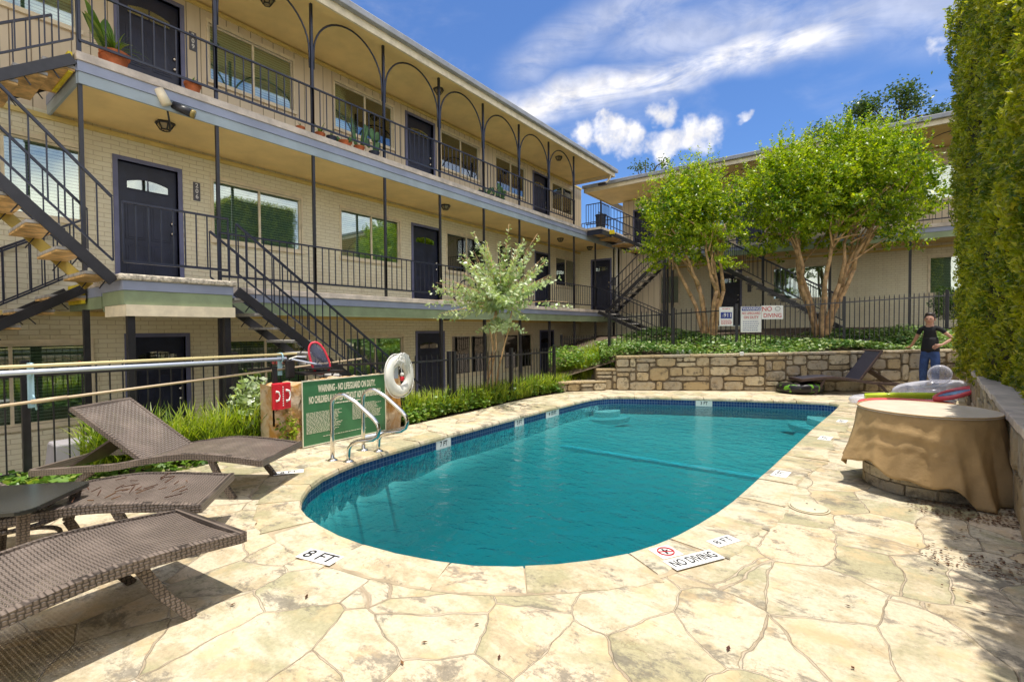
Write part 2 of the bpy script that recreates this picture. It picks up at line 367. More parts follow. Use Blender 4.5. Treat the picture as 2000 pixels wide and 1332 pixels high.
# ------------------------------------------------------------------ mesh builder
class MB:
    def __init__(s): s.v = []; s.f = []; s.uv = None
    def add(s, vs, fs):
        b = len(s.v); s.v += [tuple(x) for x in vs]; s.f += [tuple(b+i for i in q) for q in fs]; return s
    def box(s, x0, x1, y0, y1, z0, z1):
        return s.add([(x0,y0,z0),(x1,y0,z0),(x1,y1,z0),(x0,y1,z0),(x0,y0,z1),(x1,y0,z1),(x1,y1,z1),(x0,y1,z1)],
                     [(0,3,2,1),(4,5,6,7),(0,1,5,4),(1,2,6,5),(2,3,7,6),(3,0,4,7)])
    def obox(s, c, a, b, d):
        c, a, b, d = map(Vector, (c, a, b, d))
        vs = [c+a*i+b*j+d*k for k in (-1, 1) for i, j in ((-1,-1),(1,-1),(1,1),(-1,1))]
        return s.add(vs, [(0,3,2,1),(4,5,6,7),(0,1,5,4),(1,2,6,5),(2,3,7,6),(3,0,4,7)])
    def bar(s, p0, p1, w, h, up=(0, 0, 1)):
        p0, p1 = Vector(p0), Vector(p1); d = (p1-p0); L = d.length; d.normalize()
        r = d.cross(Vector(up)); r = r.normalized() if r.length > 1e-5 else Vector((1, 0, 0)); u = r.cross(d)
        return s.obox((p0+p1)/2, d*L/2, r*w/2, u*h/2)
    def tube(s, pts, r, n=8, closed=False):
        pts = [Vector(p) for p in pts]; m = len(pts); rs = r if isinstance(r, (list, tuple)) else [r]*m
        b = len(s.v); prev = None
        for i, p in enumerate(pts):
            if closed: t = pts[(i+1) % m]-pts[i-1]
            else: t = pts[min(i+1, m-1)]-pts[max(i-1, 0)]
            t = t.normalized() if t.length > 1e-9 else Vector((0, 0, 1))
            if prev is None: a = t.orthogonal().normalized()
            else: a = (prev-t*prev.dot(t)); a = a.normalized() if a.length > 1e-6 else t.orthogonal().normalized()
            prev = a; c = t.cross(a)
            for k in range(n):
                th = 2*PI*k/n; s.v.append(tuple(p+(a*math.cos(th)+c*math.sin(th))*rs[i]))
        for i in range(m if closed else m-1):
            j = (i+1) % m
            for k in range(n):
                k2 = (k+1) % n; s.f.append((b+i*n+k, b+i*n+k2, b+j*n+k2, b+j*n+k))
        if not closed:
            s.f.append(tuple(b+k for k in range(n))[::-1]); s.f.append(tuple(b+(m-1)*n+k for k in range(n)))
        return s
    def lathe(s, prof, c=(0, 0, 0), n=20, ex=(1, 0, 0), ey=(0, 1, 0), ez=(0, 0, 1)):
        c, ex, ey, ez = map(Vector, (c, ex, ey, ez)); b = len(s.v); m = len(prof)
        for r, z in prof:
            for k in range(n):
                th = 2*PI*k/n; s.v.append(tuple(c+ex*(r*math.cos(th))+ey*(r*math.sin(th))+ez*z))
        for i in range(m-1):
            for k in range(n):
                k2 = (k+1) % n; s.f.append((b+i*n+k, b+i*n+k2, b+(i+1)*n+k2, b+(i+1)*n+k))
        if prof[0][0] > 1e-4: s.f.append(tuple(b+k for k in range(n))[::-1])
        if prof[-1][0] > 1e-4: s.f.append(tuple(b+(m-1)*n+k for k in range(n)))
        return s
    def ball(s, c, r, n=12, m=8, sc=(1, 1, 1)):
        pr = [(max(math.sin(PI*i/m), 1e-5)*r, -math.cos(PI*i/m)*r*sc[2]) for i in range(m+1)]
        return s.lathe(pr, c, n, (sc[0], 0, 0), (0, sc[1], 0))
    def prism(s, poly, z0, z1):
        n = len(poly); return s.add([(x, y, z0) for x, y in poly]+[(x, y, z1) for x, y in poly],
            [tuple(range(n))[::-1], tuple(range(n, 2*n))]+[(i, (i+1) % n, n+(i+1) % n, n+i) for i in range(n)])
    def build(s, name, m, parent=None, local=False, smooth=False, bevel=0., uv=None):
        off = Vector((0, 0, 0)) if (parent is None or local) else wloc(parent)
        me = bpy.data.meshes.new(name); me.from_pydata([tuple(Vector(v)-off) for v in s.v], [], s.f); me.update()
        if uv:
            l = me.uv_layers.new(name='UVMap')
            for poly in me.polygons:
                for li, vi in zip(poly.loop_indices, poly.vertices): l.data[li].uv = uv[vi]
        if smooth: me.polygons.foreach_set('use_smooth', [True]*len(me.polygons))
        me.materials.append(m); o = bpy.data.objects.new(name, me); COL.objects.link(o)
        if parent: o.parent = parent
        if bevel:
            b = o.modifiers.new('bevel', 'BEVEL'); b.width = bevel; b.segments = 2; b.limit_method = 'ANGLE'
        return o
def wloc(o):
    l = Vector((0, 0, 0))
    while o: l += o.location; o = o.parent
    return l
def tag(o, label=None, cat=None, group=None, kind=None):
    if label: o['label'] = label
    if cat: o['category'] = cat
    if group: o['group'] = group
    if kind: o['kind'] = kind
    return o
def thing(name, label, cat, loc=(0, 0, 0), group=None):
    o = bpy.data.objects.new(name, None); COL.objects.link(o); o.location = loc; o.empty_display_size = .1
    return tag(o, label, cat, group)
def inst(name, mesh, parent, world, rotz=0.):
    o = bpy.data.objects.new(name, mesh); COL.objects.link(o); o.parent = parent
    o.location = Vector(world)-wloc(parent); o.rotation_euler.z = rotz; return o
def copy_tree(o, parent=None):
    c = o.copy(); COL.objects.link(c)
    if parent: c.parent = parent
    for ch in list(o.children): copy_tree(ch, c)
    return c
def text(s, size, o, xd, yd, m, name='lettering', parent=None, align='CENTER', depth=.0015, bold=.0, sx=1., spacing=1.):
    cu = bpy.data.curves.new('t', 'FONT'); cu.body = s; cu.size = size; cu.align_x = align; cu.align_y = 'CENTER'
    cu.extrude = depth; cu.offset = bold; cu.space_character = spacing; cu.resolution_u = 3
    ob = bpy.data.objects.new('t', cu); me = bpy.data.meshes.new_from_object(ob)
    xd, yd = Vector(xd).normalized(), Vector(yd).normalized(); nd = xd.cross(yd)
    vs = [Vector(o)+xd*v.co.x*sx+yd*v.co.y+nd*v.co.z for v in me.vertices]
    b = MB(); b.v = [tuple(v) for v in vs]; b.f = [tuple(p.vertices) for p in me.polygons]
    bpy.data.objects.remove(ob); bpy.data.curves.remove(cu); bpy.data.meshes.remove(me)
    return b.build(name, m, parent)
def cloud(name, P, A, B, m, parent=None, fold=True):
    """many leaf-sized rhombi: centre P, half axes A (length) and B (width)"""
    off = np.array(wloc(parent)) if parent else np.zeros(3)
    P = P-off; n = len(P); V = np.empty((n, 4, 3)); V[:, 0] = P-A; V[:, 1] = P+B; V[:, 2] = P+A; V[:, 3] = P-B
    me = bpy.data.meshes.new(name); me.vertices.add(4*n); me.vertices.foreach_set('co', V.ravel())
    me.loops.add(4*n); me.loops.foreach_set('vertex_index', np.arange(4*n, dtype=np.int32))
    me.polygons.add(n); me.polygons.foreach_set('loop_start', np.arange(0, 4*n, 4, dtype=np.int32))
    me.update(calc_edges=True); me.validate(); me.materials.append(m)
    o = bpy.data.objects.new(name, me); COL.objects.link(o)
    if parent: o.parent = parent
    return o
def unit(v): return v/np.maximum(np.linalg.norm(v, axis=1, keepdims=True), 1e-9)
def leaf_axes(n, size, asp=.45, flat=None, bias=None):
    A = unit(rng.normal(size=(n, 3)) + (0 if bias is None else bias)); Bn = unit(np.cross(A, rng.normal(size=(n, 3)) + (0 if flat is None else flat)))
    s = size*(.7+.6*rng.random((n, 1))); return A*s*.5, Bn*s*.5*asp

# ================================================================== ground
FLOOR1, FLOOR2, FLOOR3 = -.65, 2.0, 4.65
def big_ring(cx, cy, r): return [(cx+r*math.cos(a), cy+r*math.sin(a)) for a in np.linspace(0, 2*PI, 48, endpoint=False)]
g = MB().prism(big_ring(0, 0, 400), FLOOR1-.6, FLOOR1-.45) if False else MB()
# lowest patio sheet on the building side and beyond
g.add([(-400, -400, FLOOR1), (-6.35, -400, FLOOR1), (-6.35, 400, FLOOR1), (-400, 400, FLOOR1)], [(0, 1, 2, 3)])
tag(g.build('patio', m_patio), kind='structure')
g = MB(); g.add([(-6.35, -400, -1.9), (400, -400, -1.9), (400, 400, -1.9), (-6.35, 400, -1.9)], [(0, 1, 2, 3)])
tag(g.build('ground', m_dirt), kind='structure')

# pool outline (counter-clockwise, inner edge of the coping)
near = [(-4.17,2.78),(-4.06,2.53),(-3.90,2.30),(-3.70,2.12),(-3.50,1.99),(-3.28,1.92),(-3.05,1.88),(-2.8,1.86),(-2.55,1.87),(-2.28,1.91),(-2.02,1.98),
        (-1.80,2.07),(-1.60,2.20),(-1.42,2.36),(-1.27,2.53),(-1.14,2.72),(-1.05,2.93),(-.98,3.15),(-.92,3.42),(-.87,3.7),(-.83,4.0)]
right = [(-.80,4.35),(-.77,4.75),(-.73,5.2),(-.70,5.65),(-.66,6.2),(-.62,6.8),(-.58,7.4),(-.53,8.0),(-.48,8.6),(-.43,9.2),(-.385,9.8),(-.375,10.1),(-.45,10.28),(-.62,10.35)]
far = [(-.95,10.26),(-1.4,10.1),(-1.9,9.94),(-2.4,9.74),(-2.9,9.54),(-3.3,9.38),(-3.68,9.2),(-3.95,9.06),(-4.14,8.9),(-4.27,8.68),(-4.33,8.4)]
left = [(-4.35,7.9),(-4.36,7.3),(-4.37,6.7),(-4.37,6.1),(-4.37,5.5),(-4.36,4.9),(-4.35,4.4),(-4.33,3.95),(-4.30,3.5),(-4.26,3.1)]
pool = near+right+far+left
pc = Vector((-2.5, 5.9))
NP = len(pool)
def offset(poly, d):
    out = []; n = len(poly)
    for i in range(n):
        a, b, c = Vector(poly[i-1]), Vector(poly[i]), Vector(poly[(i+1) % n])
        t = (c-a).normalized(); nrm = Vector((t.y, -t.x)); out.append(tuple(b+nrm*d))
    return out
cop_out = offset(pool, .2)
# deck sheet: cop_out -> outer boundary by radial projection on a polygon
# outer boundary of the paved deck
outer_poly = [(-5.75,-6),(-5.75,1.35),(-5.36,2.15),(-5.36,2.85),(-5.22,4.4),(-5.22,6.0),(-5.32,7.2),(-5.28,8.1),(-5.15,8.9),(-5.3,9.2),(-4.55,9.95),(1.75,13.65),(1.62,13.3),(.90,4.9),(.75,1.0),(.75,-6)]
def ray_poly(o, d, poly):
    best = None; n = len(poly)
    for i in range(n):
        a, b = Vector(poly[i]), Vector(poly[(i+1) % n]); e = b-a
        den = d.x*e.y-d.y*e.x
        if abs(den) < 1e-9: continue
        w = a-o; t = (w.x*e.y-w.y*e.x)/den; u = (w.x*d.y-w.y*d.x)/den
        if t > 0 and -1e-6 <= u <= 1+1e-6 and (best is None or t < best): best = t
    return best
from mathutils.geometry import delaunay_2d_cdt
def sheet_with_hole(outer, hole, z, name, m, kind='structure'):
    vs = [Vector(p) for p in outer]+[Vector(p) for p in hole]; no = len(outer); nh = len(hole)
    ed = [(i, (i+1) % no) for i in range(no)]+[(no+i, no+(i+1) % nh) for i in range(nh)]
    r = delaunay_2d_cdt(vs, ed, [], 0, 1e-5)
    def inside(p, poly):
        c = False; n = len(poly)
        for i in range(n):
            (x0, y0), (x1, y1) = poly[i][:2], poly[(i+1) % n][:2]
            if (y0 > p.y) != (y1 > p.y) and p.x < (x1-x0)*(p.y-y0)/(y1-y0)+x0: c = not c
        return c
    fs = []
    for f in r[2]:
        c = sum((r[0][i] for i in f), Vector((0, 0)))/len(f)
        if inside(c, outer) and not inside(c, hole): fs.append(tuple(f))
    b = MB(); b.v = [(v.x, v.y, z) for v in r[0]]; b.f = fs
    return tag(b.build(name, m), kind=kind)
deck_outer = [(-5.85,-40),(-5.85,1.2),(-5.45,2.1),(-5.42,2.85),(-5.25,4.4),(-5.25,6.0),(-5.36,7.2),(-5.32,8.1),(-5.2,8.9),(-5.3,9.3),(-4.4,10.15),(1.9,13.9),(1.75,13.3),(1.05,4.9),(.95,1.0),(.95,-1.0),(30,-1.0),(30,-40)]
sheet_with_hole(deck_outer, cop_out, 0., 'pool_deck', m_deck)
# mortar bed under the coping
b = MB(); cin = offset(pool, .02)
b.v = [(x, y, .0015) for x, y in cin]+[(x, y, .0015) for x, y in offset(pool, .30)]; b.f = [(i, NP+i, NP+(i+1) % NP, (i+1) % NP) for i in range(NP)]
tag(b.build('mortar_bed', m_mortar), kind='structure')
# coping: individual stones with rounded nose, one mesh
def resample(poly, step):
    out = []; n = len(poly)
    for i in range(n):
        a, c = Vector(poly[i]), Vector(poly[(i+1) % n]); k = max(1, int(round((c-a).length/step)))
        for j in range(k): out.append(a.lerp(c, j/k))
    return out
fine = resample(pool, .05); NF = len(fine); fo = offset([tuple(p) for p in fine], .33); fi = offset([tuple(p) for p in fine], -.015)
b = MB(); i = 0
while i < NF-2:
    L = random.randint(8, 14); j = min(i+L, NF)
    if NF-j < 6: j = NF
    zt = random.uniform(.005, .010); wd0, wd1 = random.uniform(.78, 1.22), random.uniform(.78, 1.22); sk = random.uniform(-1, 1); idx = [k % NF for k in range(i, j+1)]
    # gap at both ends
    ps = []
    for q, k in enumerate(idx):
        a, o = Vector(fi[k]), Vector(fo[k])
        if q == 0: k2 = idx[1]; w = .12; a = a.lerp(Vector(fi[k2]), w); o = o.lerp(Vector(fo[k2]), w)
        if q == len(idx)-1: k2 = idx[-2]; w = .12; a = a.lerp(Vector(fi[k2]), w); o = o.lerp(Vector(fo[k2]), w)
        o = a.lerp(o, wd0+(wd1-wd0)*q/len(idx)+.03*math.sin(q*1.9+i)); sh = Vector((-(o-a).y, (o-a).x))*.12*sk; o = o+sh*(1 if True else 0)
        ps.append((a, o))
    base = len(b.v)
    for a, o in ps:
        d = (o-a).normalized()
        for r_, z in ((0, -.045), (-.0, -.02), (.012, zt-.004), (.03, zt), (.97, zt), (1.0, zt-.006)):
            p = a+(o-a)*r_ if r_ > .5 else a+d*r_
            b.v.append((p.x, p.y, z))
        b.v.append((o.x, o.y, -.045))
    W = 7
    for q in range(len(ps)-1):
        for c in range(W-1):
            b.f.append((base+q*W+c, base+q*W+c+1, base+(q+1)*W+c+1, base+(q+1)*W+c))
        b.f.append((base+q*W+W-1, base+q*W, base+(q+1)*W, base+(q+1)*W+W-1))
    b.f.append(tuple(base+c for c in range(W))[::-1]); b.f.append(tuple(base+(len(ps)-1)*W+c for c in range(W)))
    i = j
tag(b.build('pool_coping', m_coping), kind='structure')
# tile band + basin
ZW = -.15
tl = MB(); uv = []; s = 0.
tin = [Vector(p) for p in offset([tuple(p) for p in fine], .0)]
for i in range(NF+1):
    p = tin[i % NF]
    if i: s += (tin[i % NF]-tin[i-1]).length
    for z in (-.35, -.03): tl.v.append((p.x, p.y, z)); uv.append((s, z))
for i in range(NF): tl.f.append((2*i, 2*i+2, 2*i+3, 2*i+1))
tag(tl.build('pool_tile_band', m_tile, uv=uv), kind='structure')
def depth(y):
    u = min(max((8.2-y)/5.2, 0), 1); return -.46-.95*(3*u*u-2*u*u*u)
gx, gy = np.meshgrid(np.linspace(-4.6, -.2, 90), np.linspace(1.7, 10.55, 170)); gp = np.stack([gx.ravel(), gy.ravel()], 1)
pa = np.array(pool); pb_ = np.roll(pa, -1, 0); best = np.full(len(gp), 9.); ins_ = np.zeros(len(gp), bool)
for a_, b_ in zip(pa, pb_):
    e_ = b_-a_; tt_ = np.clip(((gp-a_)@e_)/(e_@e_), 0, 1); best = np.minimum(best, np.linalg.norm(gp-a_-tt_[:, None]*e_, axis=1))
    cnd = (a_[1] > gp[:, 1]) != (b_[1] > gp[:, 1]); xi = a_[0]+(gp[:, 1]-a_[1])*(b_[0]-a_[0])/np.where(abs(e_[1]) < 1e-9, 1e-9, e_[1]); ins_ ^= cnd & (gp[:, 0] < xi)
dd = np.where(ins_, best, 0.); gq = 1-(1-np.clip(dd/.55, 0, 1))**3.2
bs = MB(); bs.v = [(p[0], p[1], -.34+(depth(p[1])+.34)*q) for p, q in zip(gp, gq)]
for j_ in range(169):
    for i_ in range(89): k_ = j_*90+i_; bs.f.append((k_, k_+1, k_+91, k_+90))
tag(bs.build('pool_basin', m_plaster, smooth=True), kind='structure')
wv = MB(); wi = offset(pool, -.003); n = NP
wv.v = [(x, y, ZW) for x, y in wi]+[(x, y, -1.6) for x, y in wi]
wv.f = [tuple(range(n)), tuple(range(n, 2*n))[::-1]]+[(i, n+i, n+(i+1) % n, (i+1) % n) for i in range(n)]
tag(wv.build('water', m_water), kind='structure')
ln = MB().box(-4.1, -.8, 6.86, 7.0, depth(6.86)-.03, depth(7.0)+.012); tag(ln.build('pool_line_tile', m_linetile), kind='structure')
for (cx, cy, a0, a1, radii, lab) in ((-4.30, 8.85, -1.5, 1.0, (.80, .58, .38), 'curved underwater steps in the far left corner of the pool'), (-.42, 10.2, PI*.78, PI*1.66, (1.05, .75, .45), 'curved underwater steps in the far right corner of the pool')):
    t = thing('pool_steps', lab, 'steps', (cx, cy, -.7), 'pool entry steps')
    for k, r in enumerate(radii):
        top = -.44+.09*k if k < 2 else -.24
        poly = [(cx, cy)]+[(cx+r*math.cos(a), cy+r*math.sin(a)) for a in np.linspace(a0, a1, 18)]
        MB().prism(poly, -.78, top-.02).build('step', m_stepm, t)

# deck-level soil bed by the fence, retained above the patio
bed = [(-6.35,-40),(-5.85,-40),(-5.85,1.2),(-5.45,2.1),(-5.42,2.85),(-5.25,4.4),(-5.25,6.0),(-5.36,7.2),(-5.32,8.1),(-5.2,8.9),(-5.3,9.3),(-5.3,10.5),(-6.35,10.5)]
tag(MB().prism(bed, -.85, -.02).build('planting_bed', m_dirt), kind='structure')

# raised bed behind the stone wall, rising to the right-hand building
WD = Vector((.8624, .5062))            # direction of the retaining wall
W0 = Vector((-4.45, 9.93)); WN = Vector((-.5062, .8624))
def wp(s, d=0.): p = W0+WD*s+WN*d; return p.x, p.y
rb = MB()
a, bb = wp(0, .1), wp(8.5, .1)
rows = [(.12, .66, .80), (.8, .78, .9), (1.8, .95, 1.1), (3.0, 1.05, 1.3), (9, 1.1, 1.43), (40, 1.1, 1.43)]
for d, z0, z1 in rows:
    for k in range(12):
        s_ = -1.5+k*1.6; p = wp(s_, d); zz = z0+(z1-z0)*min(max(s_/7, 0), 1)
        if s_ < 0: zz = z0-.5*min(1, -s_/1.5)
        rb.v.append((p[0], p[1], zz))
for j in range(len(rows)-1):
    for k in range(11): rb.f.append((j*12+k, j*12+k+1, (j+1)*12+k+1, (j+1)*12+k))
tag(rb.build('raised_bed', m_dirt), kind='structure')
tag(MB().box(1.6, 60, -30, 13, -.8, .60).build('hedge_bed', m_dirt), kind='structure')

# ================================================================== masonry
def masonry(name, label, p0, p1, z0, z1a, z1b, thick, cap=.05, capm=None, size=1., seed=1, capover=.03):
    rnd = random.Random(seed)
    p0, p1 = Vector(p0), Vector(p1); L = (p1-p0).length; d = (p1-p0).normalized(); nrm = Vector((-d.y, d.x))   # wall body on the nrm side
    t = thing(name, label, 'stone wall', (p0.x, p0.y, z0))
    def P(s, q, z): v = p0+d*s+nrm*q; return (v.x, v.y, z)
    core = MB(); core.add([P(0, .02, z0), P(L, .02, z0), P(L, thick, z0), P(0, thick, z0), P(0, .02, z1a-.005), P(L, .02, z1b-.005), P(L, thick, z1b-.005), P(0, thick, z1a-.005)],
                          [(0,3,2,1),(4,5,6,7),(0,1,5,4),(1,2,6,5),(2,3,7,6),(3,0,4,7)])
    core.build('mortar_core', mat('dark_mortar', (.20, .155, .10), .95, var=.3, vscale=8), t)
    st = MB(); zt = min(z1a, z1b)
    # random rubble layout: grid cells merged at random
    cw, ch = .105*size, .085*size; nx = max(1, int(L/cw)); nz = max(1, int(round((max(z1a, z1b)-z0)/ch))); used = set()
    for j in range(nz):
        for i in range(nx):
            if (i, j) in used: continue
            w = rnd.choice((1, 2, 2, 3, 3, 4)); h = rnd.choice((1, 2, 2, 2, 3))
            w = min(w, nx-i)
            while any((i+a, j) in used for a in range(w)): w -= 1
            h = min(h, nz-j)
            while h > 1 and any((i+a, j+c) in used for a in range(w) for c in range(h)): h -= 1
            for a in range(w):
                for c in range(h): used.add((i+a, j+c))
            s0, s1 = i*L/nx+.006, (i+w)*L/nx-.006
            def top(s): return z1a+(z1b-z1a)*s/L
            f0, f1 = j/nz, (j+h)/nz
            jit = lambda k: rnd.uniform(-k, k)
            out = rnd.uniform(.0, .035)
            cs = []
            for (s, f, si, fi_) in ((s0, f0, 1, 1), (s1, f0, -1, 1), (s1, f1, -1, -1), (s0, f1, 1, -1)):
                z = z0+(top(s)-z0)*f; cs.append((s+si*abs(jit(.016)), z+fi_*(.006+abs(jit(.014)))))
            # bevelled face: outer ring at q=0, inner ring pushed forward, centre cut corners
            def ring(k, q):
                m_ = (sum(c[0] for c in cs)/4, sum(c[1] for c in cs)/4); r_ = []
                for a in range(4):
                    c0, c1 = cs[a], cs[(a+1) % 4]
                    for tt in (.16, .84):
                        x = c0[0]+(c1[0]-c0[0])*tt; z = c0[1]+(c1[1]-c0[1])*tt
                        r_.append(P(m_[0]+(x-m_[0])*k, q, m_[1]+(z-m_[1])*k))
                return r_
            r0, r1, r2 = ring(1., .03), ring(.99, -.002-out*.4), ring(.93, -.012-out*.8)
            n = 8; st.add(r0+r1+r2, [(a, (a+1) % n, n+(a+1) % n, n+a) for a in range(n)]+[(n+a, n+(a+1) % n, 2*n+(a+1) % n, 2*n+a) for a in range(n)]+[tuple(range(2*n, 3*n))])
    st.build('stones', m_stone, t)
    if cap:
        cp = MB(); s = 0.
        while s < L-.01:
            w = min(rnd.uniform(.28, .6), L-s); w = L-s if L-s-w < .2 else w
            za, zb = z1a+(z1b-z1a)*s/L, z1a+(z1b-z1a)*(s+w)/L; o = rnd.uniform(0, .02)
            cp.add([P(s+.004, -capover-o, za), P(s+w-.004, -capover-o, zb), P(s+w-.004, thick, zb), P(s+.004, thick, za),
                    P(s+.004, -capover-o, za+cap), P(s+w-.004, -capover-o, zb+cap+rnd.uniform(-.006, .006)), P(s+w-.004, thick, zb+cap), P(s+.004, thick, za+cap)],
                   [(0,3,2,1),(4,5,6,7),(0,1,5,4),(1,2,6,5),(2,3,7,6),(3,0,4,7)])
            s += w
        cp.build('cap_stones', capm or m_stone, t, bevel=.008)
    return t
masonry('retaining_wall', 'long tan rubble stone retaining wall below the ivy bed behind the pool', wp(0), wp(6.95), 0, .70, .84, .35, .05, size=1.35, seed=3)
sw = masonry('retaining_wall', 'stone retaining wall along the foot of the tall hedge', (1.59, 13.4), (.50, .4), 0, .64, .64, .4, .06, m_conc, size=1.25, seed=5)
masonry('planter_wall', 'low stone wall step beside the grass border, lowest one', (-5.35, 8.95), (-4.62, 9.78), 0, .17, .17, .3, .04, size=.9, seed=8)
masonry('planter_wall', 'middle height stone wall block between the low step and the long wall', (-4.85, 9.75), (-4.36, 10.1), 0, .42, .42, .4, .05, size=1., seed=9)

# ================================================================== buildings
def picket_mesh(h, w=.013, name='baluster'):
    k = ('b', round(h, 3), w)
    if k not in MATS:
        me = bpy.data.meshes.new(name); b = MB().box(-w/2, w/2, -w/2, w/2, 0, h); me.from_pydata(b.v, [], b.f); me.materials.append(m_navy); MATS[k] = me
    return MATS[k]
def railing(parent, p0, p1, ztop, zbot, spacing=.125, post=False, name='balcony_railing'):
    p0, p1 = Vector(p0), Vector(p1); d = p1-p0; L = d.length
    b = MB().bar((*p0, ztop), (*p1, ztop), .035, .022).bar((*p0, zbot), (*p1, zbot), .022, .03)
    for q_ in (p0, p1): b.bar((*q_, zbot), (*q_, ztop), .016, .016, (1, 0, 0))
    r = b.build(name, m_navy, parent)
    n = max(1, int(round(L/spacing)))
    for i in range(1, n):
        q = p0+d*i/n; inst('baluster', picket_mesh(ztop-zbot), r, (q.x, q.y, zbot), math.atan2(d.y, d.x))
    return r
def wall_with_openings(name, m, parent, axis, c, thick, s0, s1, z0, z1, ops):
    """axis 'x': wall in plane X=c running along Y; axis 'y': plane Y=c running along X. body behind c"""
    b = MB(); cuts = sorted({s0, s1, *[o[0] for o in ops], *[o[1] for o in ops]})
    for a, e in zip(cuts[:-1], cuts[1:]):
        zs = [z0]; mid = (a+e)/2; hs = sorted([(o[2], o[3]) for o in ops if o[0] <= mid <= o[1]])
        cur = z0
        for h0, h1 in hs:
            if h0 > cur: seg(b, axis, c, thick, a, e, cur, h0)
            cur = h1
        if z1 > cur: seg(b, axis, c, thick, a, e, cur, z1)
    return b.build(name, m, parent)
def seg(b, axis, c, th, a, e, z0, z1):
    if axis == 'x': b.box(c-th, c, a, e, z0, z1)
    else: b.box(a, e, c, c+th, z0, z1)
def loc3(axis, c, s, q, z):
    """q = distance in front of the wall plane"""
    return (c+q, s, z) if axis == 'x' else (s, c-q, z)
def bx(b, axis, c, s0, s1, q0, q1, z0, z1):
    if axis == 'x': b.box(c+min(q0, q1), c+max(q0, q1), s0, s1, z0, z1)
    else: b.box(s0, s1, c-max(q0, q1), c-min(q0, q1), z0, z1)
    return b
def window(parent, axis, c, s0, s1, z0, z1, frame=m_cream, blind=True, mull=.5):
    f = MB(); w = .06
    bx(f, axis, c, s0-.03, s1+.03, -.04, .02, z1, z1+w); bx(f, axis, c, s0-.05, s1+.05, -.04, .05, z0-w, z0)
    bx(f, axis, c, s0-.03, s0+.0, -.04, .018, z0, z1); bx(f, axis, c, s1, s1+.03, -.04, .018, z0, z1)
    bx(f, axis, c, s0, s0+.03, -.05, -.012, z0, z1); bx(f, axis, c, s1-.03, s1, -.05, -.012, z0, z1)
    bx(f, axis, c, s0+.03, s1-.03, -.05, -.012, z1-.03, z1); bx(f, axis, c, s0+.03, s1-.03, -.05, -.012, z0, z0+.03)
    sm = s0+(s1-s0)*mull
    if mull: bx(f, axis, c, sm-.018, sm+.018, -.055, -.01, z0+.03, z1-.03)
    wd = f.build('window', frame, parent)
    p = MB(); spans = ((s0+.03, sm-.018, -.028), (sm+.018, s1-.03, -.040)) if mull else ((s0+.03, s1-.03, -.03),)
    for a, e, q in spans: bx(p, axis, c, a, e, q-.004, q, z0+.03, z1-.03)
    p.build('pane', m_glass, wd)
    bl = MB(); bx(bl, axis, c, s0, s1, -.13, -.11, z0, z1); bl.build('blind', m_blind, wd)
    return wd
def door(parent, axis, c, s0, s1, z0, z1, hinge=1):
    f = MB(); w = .06
    bx(f, axis, c, s0-w, s0, -.10, .02, z0, z1+w); bx(f, axis, c, s1, s1+w, -.10, .02, z0, z1+w); bx(f, axis, c, s0, s1, -.10, .02, z1, z1+w)
    fr = f.build('door_frame', m_jamb, parent)
    d = MB(); bx(d, axis, c, s0, s1, -.10, -.06, z0+.01, z1)
    W = s1-s0; Hh = z1-z0
    for r0, r1 in ((.06, .36), (.40, .70)):
        for k in range(2):
            a = s0+W*(.12+.42*k); e = a+W*.33
            bx(d, axis, c, a, e, -.062, -.052, z0+Hh*r0, z0+Hh*r1); bx(d, axis, c, a+.03, e-.03, -.055, -.045, z0+Hh*r0+.03, z0+Hh*r1-.03)
    dr = d.build('door', m_door, parent, bevel=.004)
    # arched light
    pts = []; zc = z0+Hh*.80
    for i in range(13):
        u = -1+2*i/12; pts.append((s0+W*.5+u*W*.34, zc+.10+.055*(1-u*u)))
    poly = [(s0+W*.16, zc-.0), (s0+W*.84, zc-.0)]+pts[::-1]
    b = MB(); n = len(poly)
    b.add([loc3(axis, c, s, -.048, z) for s, z in poly]+[loc3(axis, c, s, -.058, z) for s, z in poly], [tuple(range(n)), tuple(range(n, 2*n))[::-1]]+[(i, (i+1) % n, n+(i+1) % n, n+i) for i in range(n)])
    g_ = b.build('door_light', m_glass, dr)
    mm = MB(); bx(mm, axis, c, s0+W*.49, s0+W*.51, -.05, -.042, zc, zc+.155); bx(mm, axis, c, s0+W*.15, s0+W*.85, -.05, -.042, zc-.012, zc)
    mm.build('glazing_bar', m_door, dr)
    h = MB(); hs = s1-.07 if hinge > 0 else s0+.07
    for z in (.92, 1.08): h.ball(loc3(axis, c, hs, -.04, z0+z), .03, 10, 6)
    h.build('handle', m_chrome, dr, smooth=True)
    return dr

